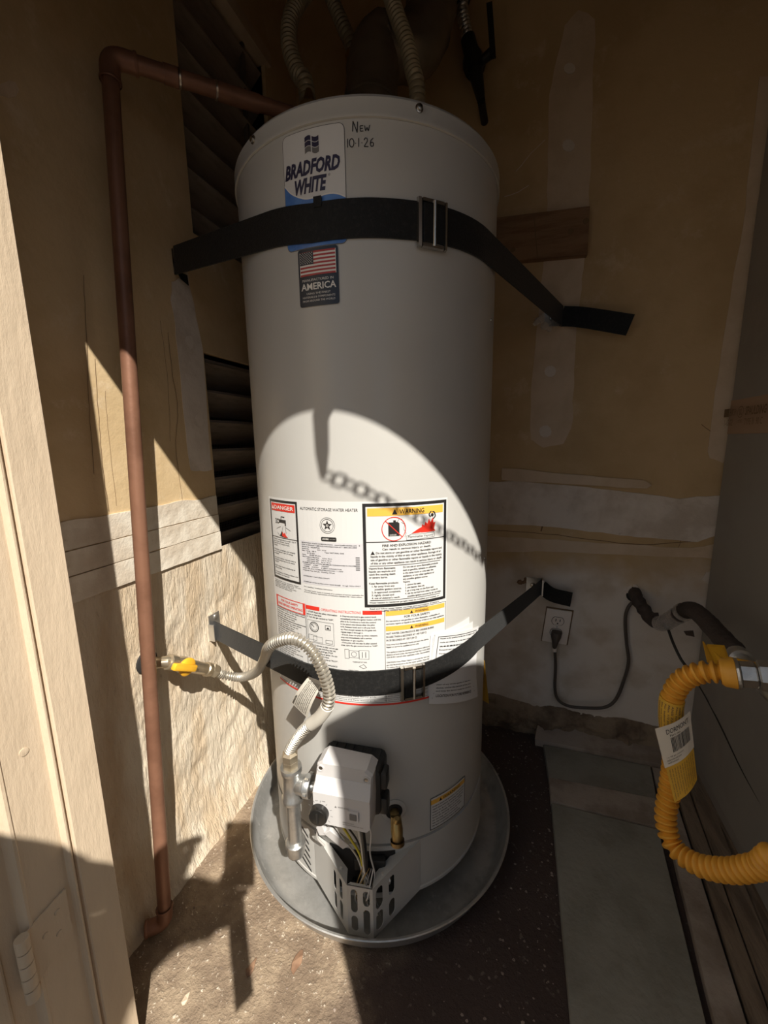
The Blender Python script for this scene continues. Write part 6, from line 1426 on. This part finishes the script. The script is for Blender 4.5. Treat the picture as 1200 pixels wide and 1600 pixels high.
    # clothes over the body
    c = Sk(); c0 = c.p(K['pelvis']+UP*0.02*h, (0.168*h, 0.128*h)); c1 = c.p(K['waist'], (0.160*h, 0.122*h), c0); c2 = c.p(K['chest'], (0.182*h, 0.132*h), c1); c.p(K['neck']-UP*0.035*h, 0.072*h, c2)
    for s_ in ('l', 'r'):
        a = c.p(K[s_+'sh'], 0.076*h, c2); e = c.p(K[s_+'el'], 0.060*h, a); c.p(K[s_+'wr'].lerp(K[s_+'el'], 0.10), 0.045*h, e)
    obj('jacket', c.mesh(1), M_CLOTH, t, True, 80)
    c = Sk(); c0 = c.p(K['pelvis'], (0.158*h, 0.120*h))
    for s_ in ('l', 'r'):
        a = c.p(K[s_+'hip'], 0.105*h, c0); e = c.p(K[s_+'kn'], 0.075*h, a); c.p(K[s_+'an']+UP*0.03*h, 0.062*h, e)
    obj('trousers', c.mesh(1), M_JEANS, t, True, 80)
    for s_ in ('l', 'r'):
        q = K[s_+'an']; mb = MB(); mb.obox(q+f*0.055*h-UP*0.055*h, rt, f, UP, 0.050*h, 0.145*h, 0.036*h, 0.020*h); obj('shoe', mb, M_BLACK, t, True)
    return t
GZ = -0.02
base_j = {'pelvis': (0, 0, 0.95), 'waist': (0, 0.0, 1.12), 'chest': (0, 0.0, 1.33), 'neck': (0, 0.01, 1.50), 'head0': (0, 0.025, 1.58), 'head1': (0, 0.02, 1.68),
          'lhip': (-0.10, 0, 0.88), 'rhip': (0.10, 0, 0.88), 'lkn': (-0.12, 0.02, 0.50), 'rkn': (0.12, 0.02, 0.50), 'lan': (-0.13, 0, 0.10), 'ran': (0.13, 0, 0.10),
          'lsh': (-0.19, 0, 1.42), 'rsh': (0.19, 0, 1.42)}
# the photographer: standing behind the phone, both arms forward and down to it
pj = dict(base_j)
ph_pos = Vector((0.015, -0.575, GZ)); ph_face = -YAW*0.6
def to_local(p, pos, face):
    f = Vector((math.sin(face), math.cos(face), 0)); rt = Vector((f.y, -f.x, 0)); d = Vector(p)-pos; return (d.dot(rt), d.dot(f), d.z)
pj.update({'rel': to_local((0.115, -0.36, 1.215), ph_pos, ph_face), 'rwr': to_local((0.080, -0.195, 1.020), ph_pos, ph_face), 'lel': to_local((-0.18, -0.34, 1.215), ph_pos, ph_face), 'lwr': to_local((-0.105, -0.180, 1.035), ph_pos, ph_face)})
person('person in dark jacket holding a phone in both hands before the door', ph_pos, ph_face, pj, 1.0, {'r': ((-0.40, 0.70, -0.75), (0, 0.3, 1), (0, 0, 0)), 'l': ((0.40, 0.70, -0.75), (0, 0.3, 1), (0, 0, 0)), 'rcurl': 0.75, 'lcurl': -0.75})
# the phone, just behind the picture plane
fcam = Vector(tuple(_F)); rcam = Vector(tuple(_right)); ucam = Vector(tuple(_up))
pc = Vector((0, 0, CAM_H))-fcam*0.016+rcam*(-0.014)-ucam*0.020
mb = MB(); mb.obox(pc, rcam, ucam, fcam, 0.036, 0.074, 0.0038, 0.004); phone = tag(obj('smartphone', mb, M_BLACK, smooth=True), 'smartphone held upright in front of the photographer', 'phone')
mb = MB(); mb.obox(pc-fcam*0.0042, rcam, ucam, fcam, 0.034, 0.071, 0.0004); obj('screen', mb, M_SCREENGLASS, phone)
mb = MB(); q = pc-ucam*0.074-rcam*0.006-fcam*0.004
mb.prism([q+rcam*0.016, q-rcam*0.016, q-rcam*0.016-UP*0.12, q-rcam*0.010-UP*0.225, q+rcam*0.024-UP*0.195], fcam*-0.002); obj('shadow_ribbon', mb, M_STRAP, phone)  # unseen ribbon added below the phone to cast the finger-like floor shadow

# ================================================================== DEBRIS
rnd = random.Random(11)
def pebble(mb, c, s_):
    vs = []; ph = rnd.uniform(0, 6)
    for i in range(2):
        for k in range(5):
            a = k*1.2566+ph+i*0.6; r_ = s_*rnd.uniform(0.6, 1.1)*(1 if i == 0 else 0.7); vs.append((c[0]+r_*math.cos(a), c[1]+r_*math.sin(a)*0.8, c[2]+(0 if i == 0 else s_*rnd.uniform(0.4, 0.8))))
    mb.add(vs, [(k, (k+1) % 5, 5+(k+1) % 5, 5+k) for k in range(5)]+[(5, 6, 7, 8, 9)])
mb = MB(); n = 0
while n < 520:
    if n < 330: x, y = rnd.uniform(-0.08, 0.125), rnd.uniform(0.30, 1.26)
    else: x, y = rnd.uniform(-0.66, 0.38), rnd.uniform(0.30, 1.24)
    if math.hypot(x-TK[0], y-TK[1]) < 0.335: continue
    on_slab = x > 0.115
    if on_slab and rnd.random() < 0.6: n += 1; continue
    pebble(mb, (x, y, 0.0095 if on_slab else fl(x, y)-0.0006), rnd.choice((0.0012, 0.0018, 0.0025, 0.0038)) if not on_slab else rnd.choice((0.001, 0.0016))); n += 1
tag(obj('floor_grit', mb, M_STONE), 'pale grit and crumbs scattered over the dark floor', 'debris', kind='stuff')
def chip(u, v, s_, label, m, name='wood_chip'):
    p = Vector(pz(u, v, 0.0)); p.z = fl(p.x, p.y)+0.001; mb = MB(); pts = []
    for k in range(9):
        a = k*0.698; r_ = s_*(1+0.5*noise.noise((a, u, 0))); pts.append(p+Vector((r_*math.cos(a)*0.6, r_*math.sin(a)*1.3, 0.002*math.sin(2*a))))
    mb.prism(pts, (0, 0, 0.0018)); return tag(obj(name, mb, m), label, 'debris')
chip(392, 1512, 0.010, 'small pinkish brown chip on the sunlit floor left of the pan', M_LEAF)
chip(465, 1500, 0.014, 'curled brown leaf on the dark floor below the pan rim', M_LEAF, 'dry_leaf')
chip(290, 1558, 0.007, 'pale flake on the sunlit concrete near the door jamb', M_MUD, 'plaster_flake')
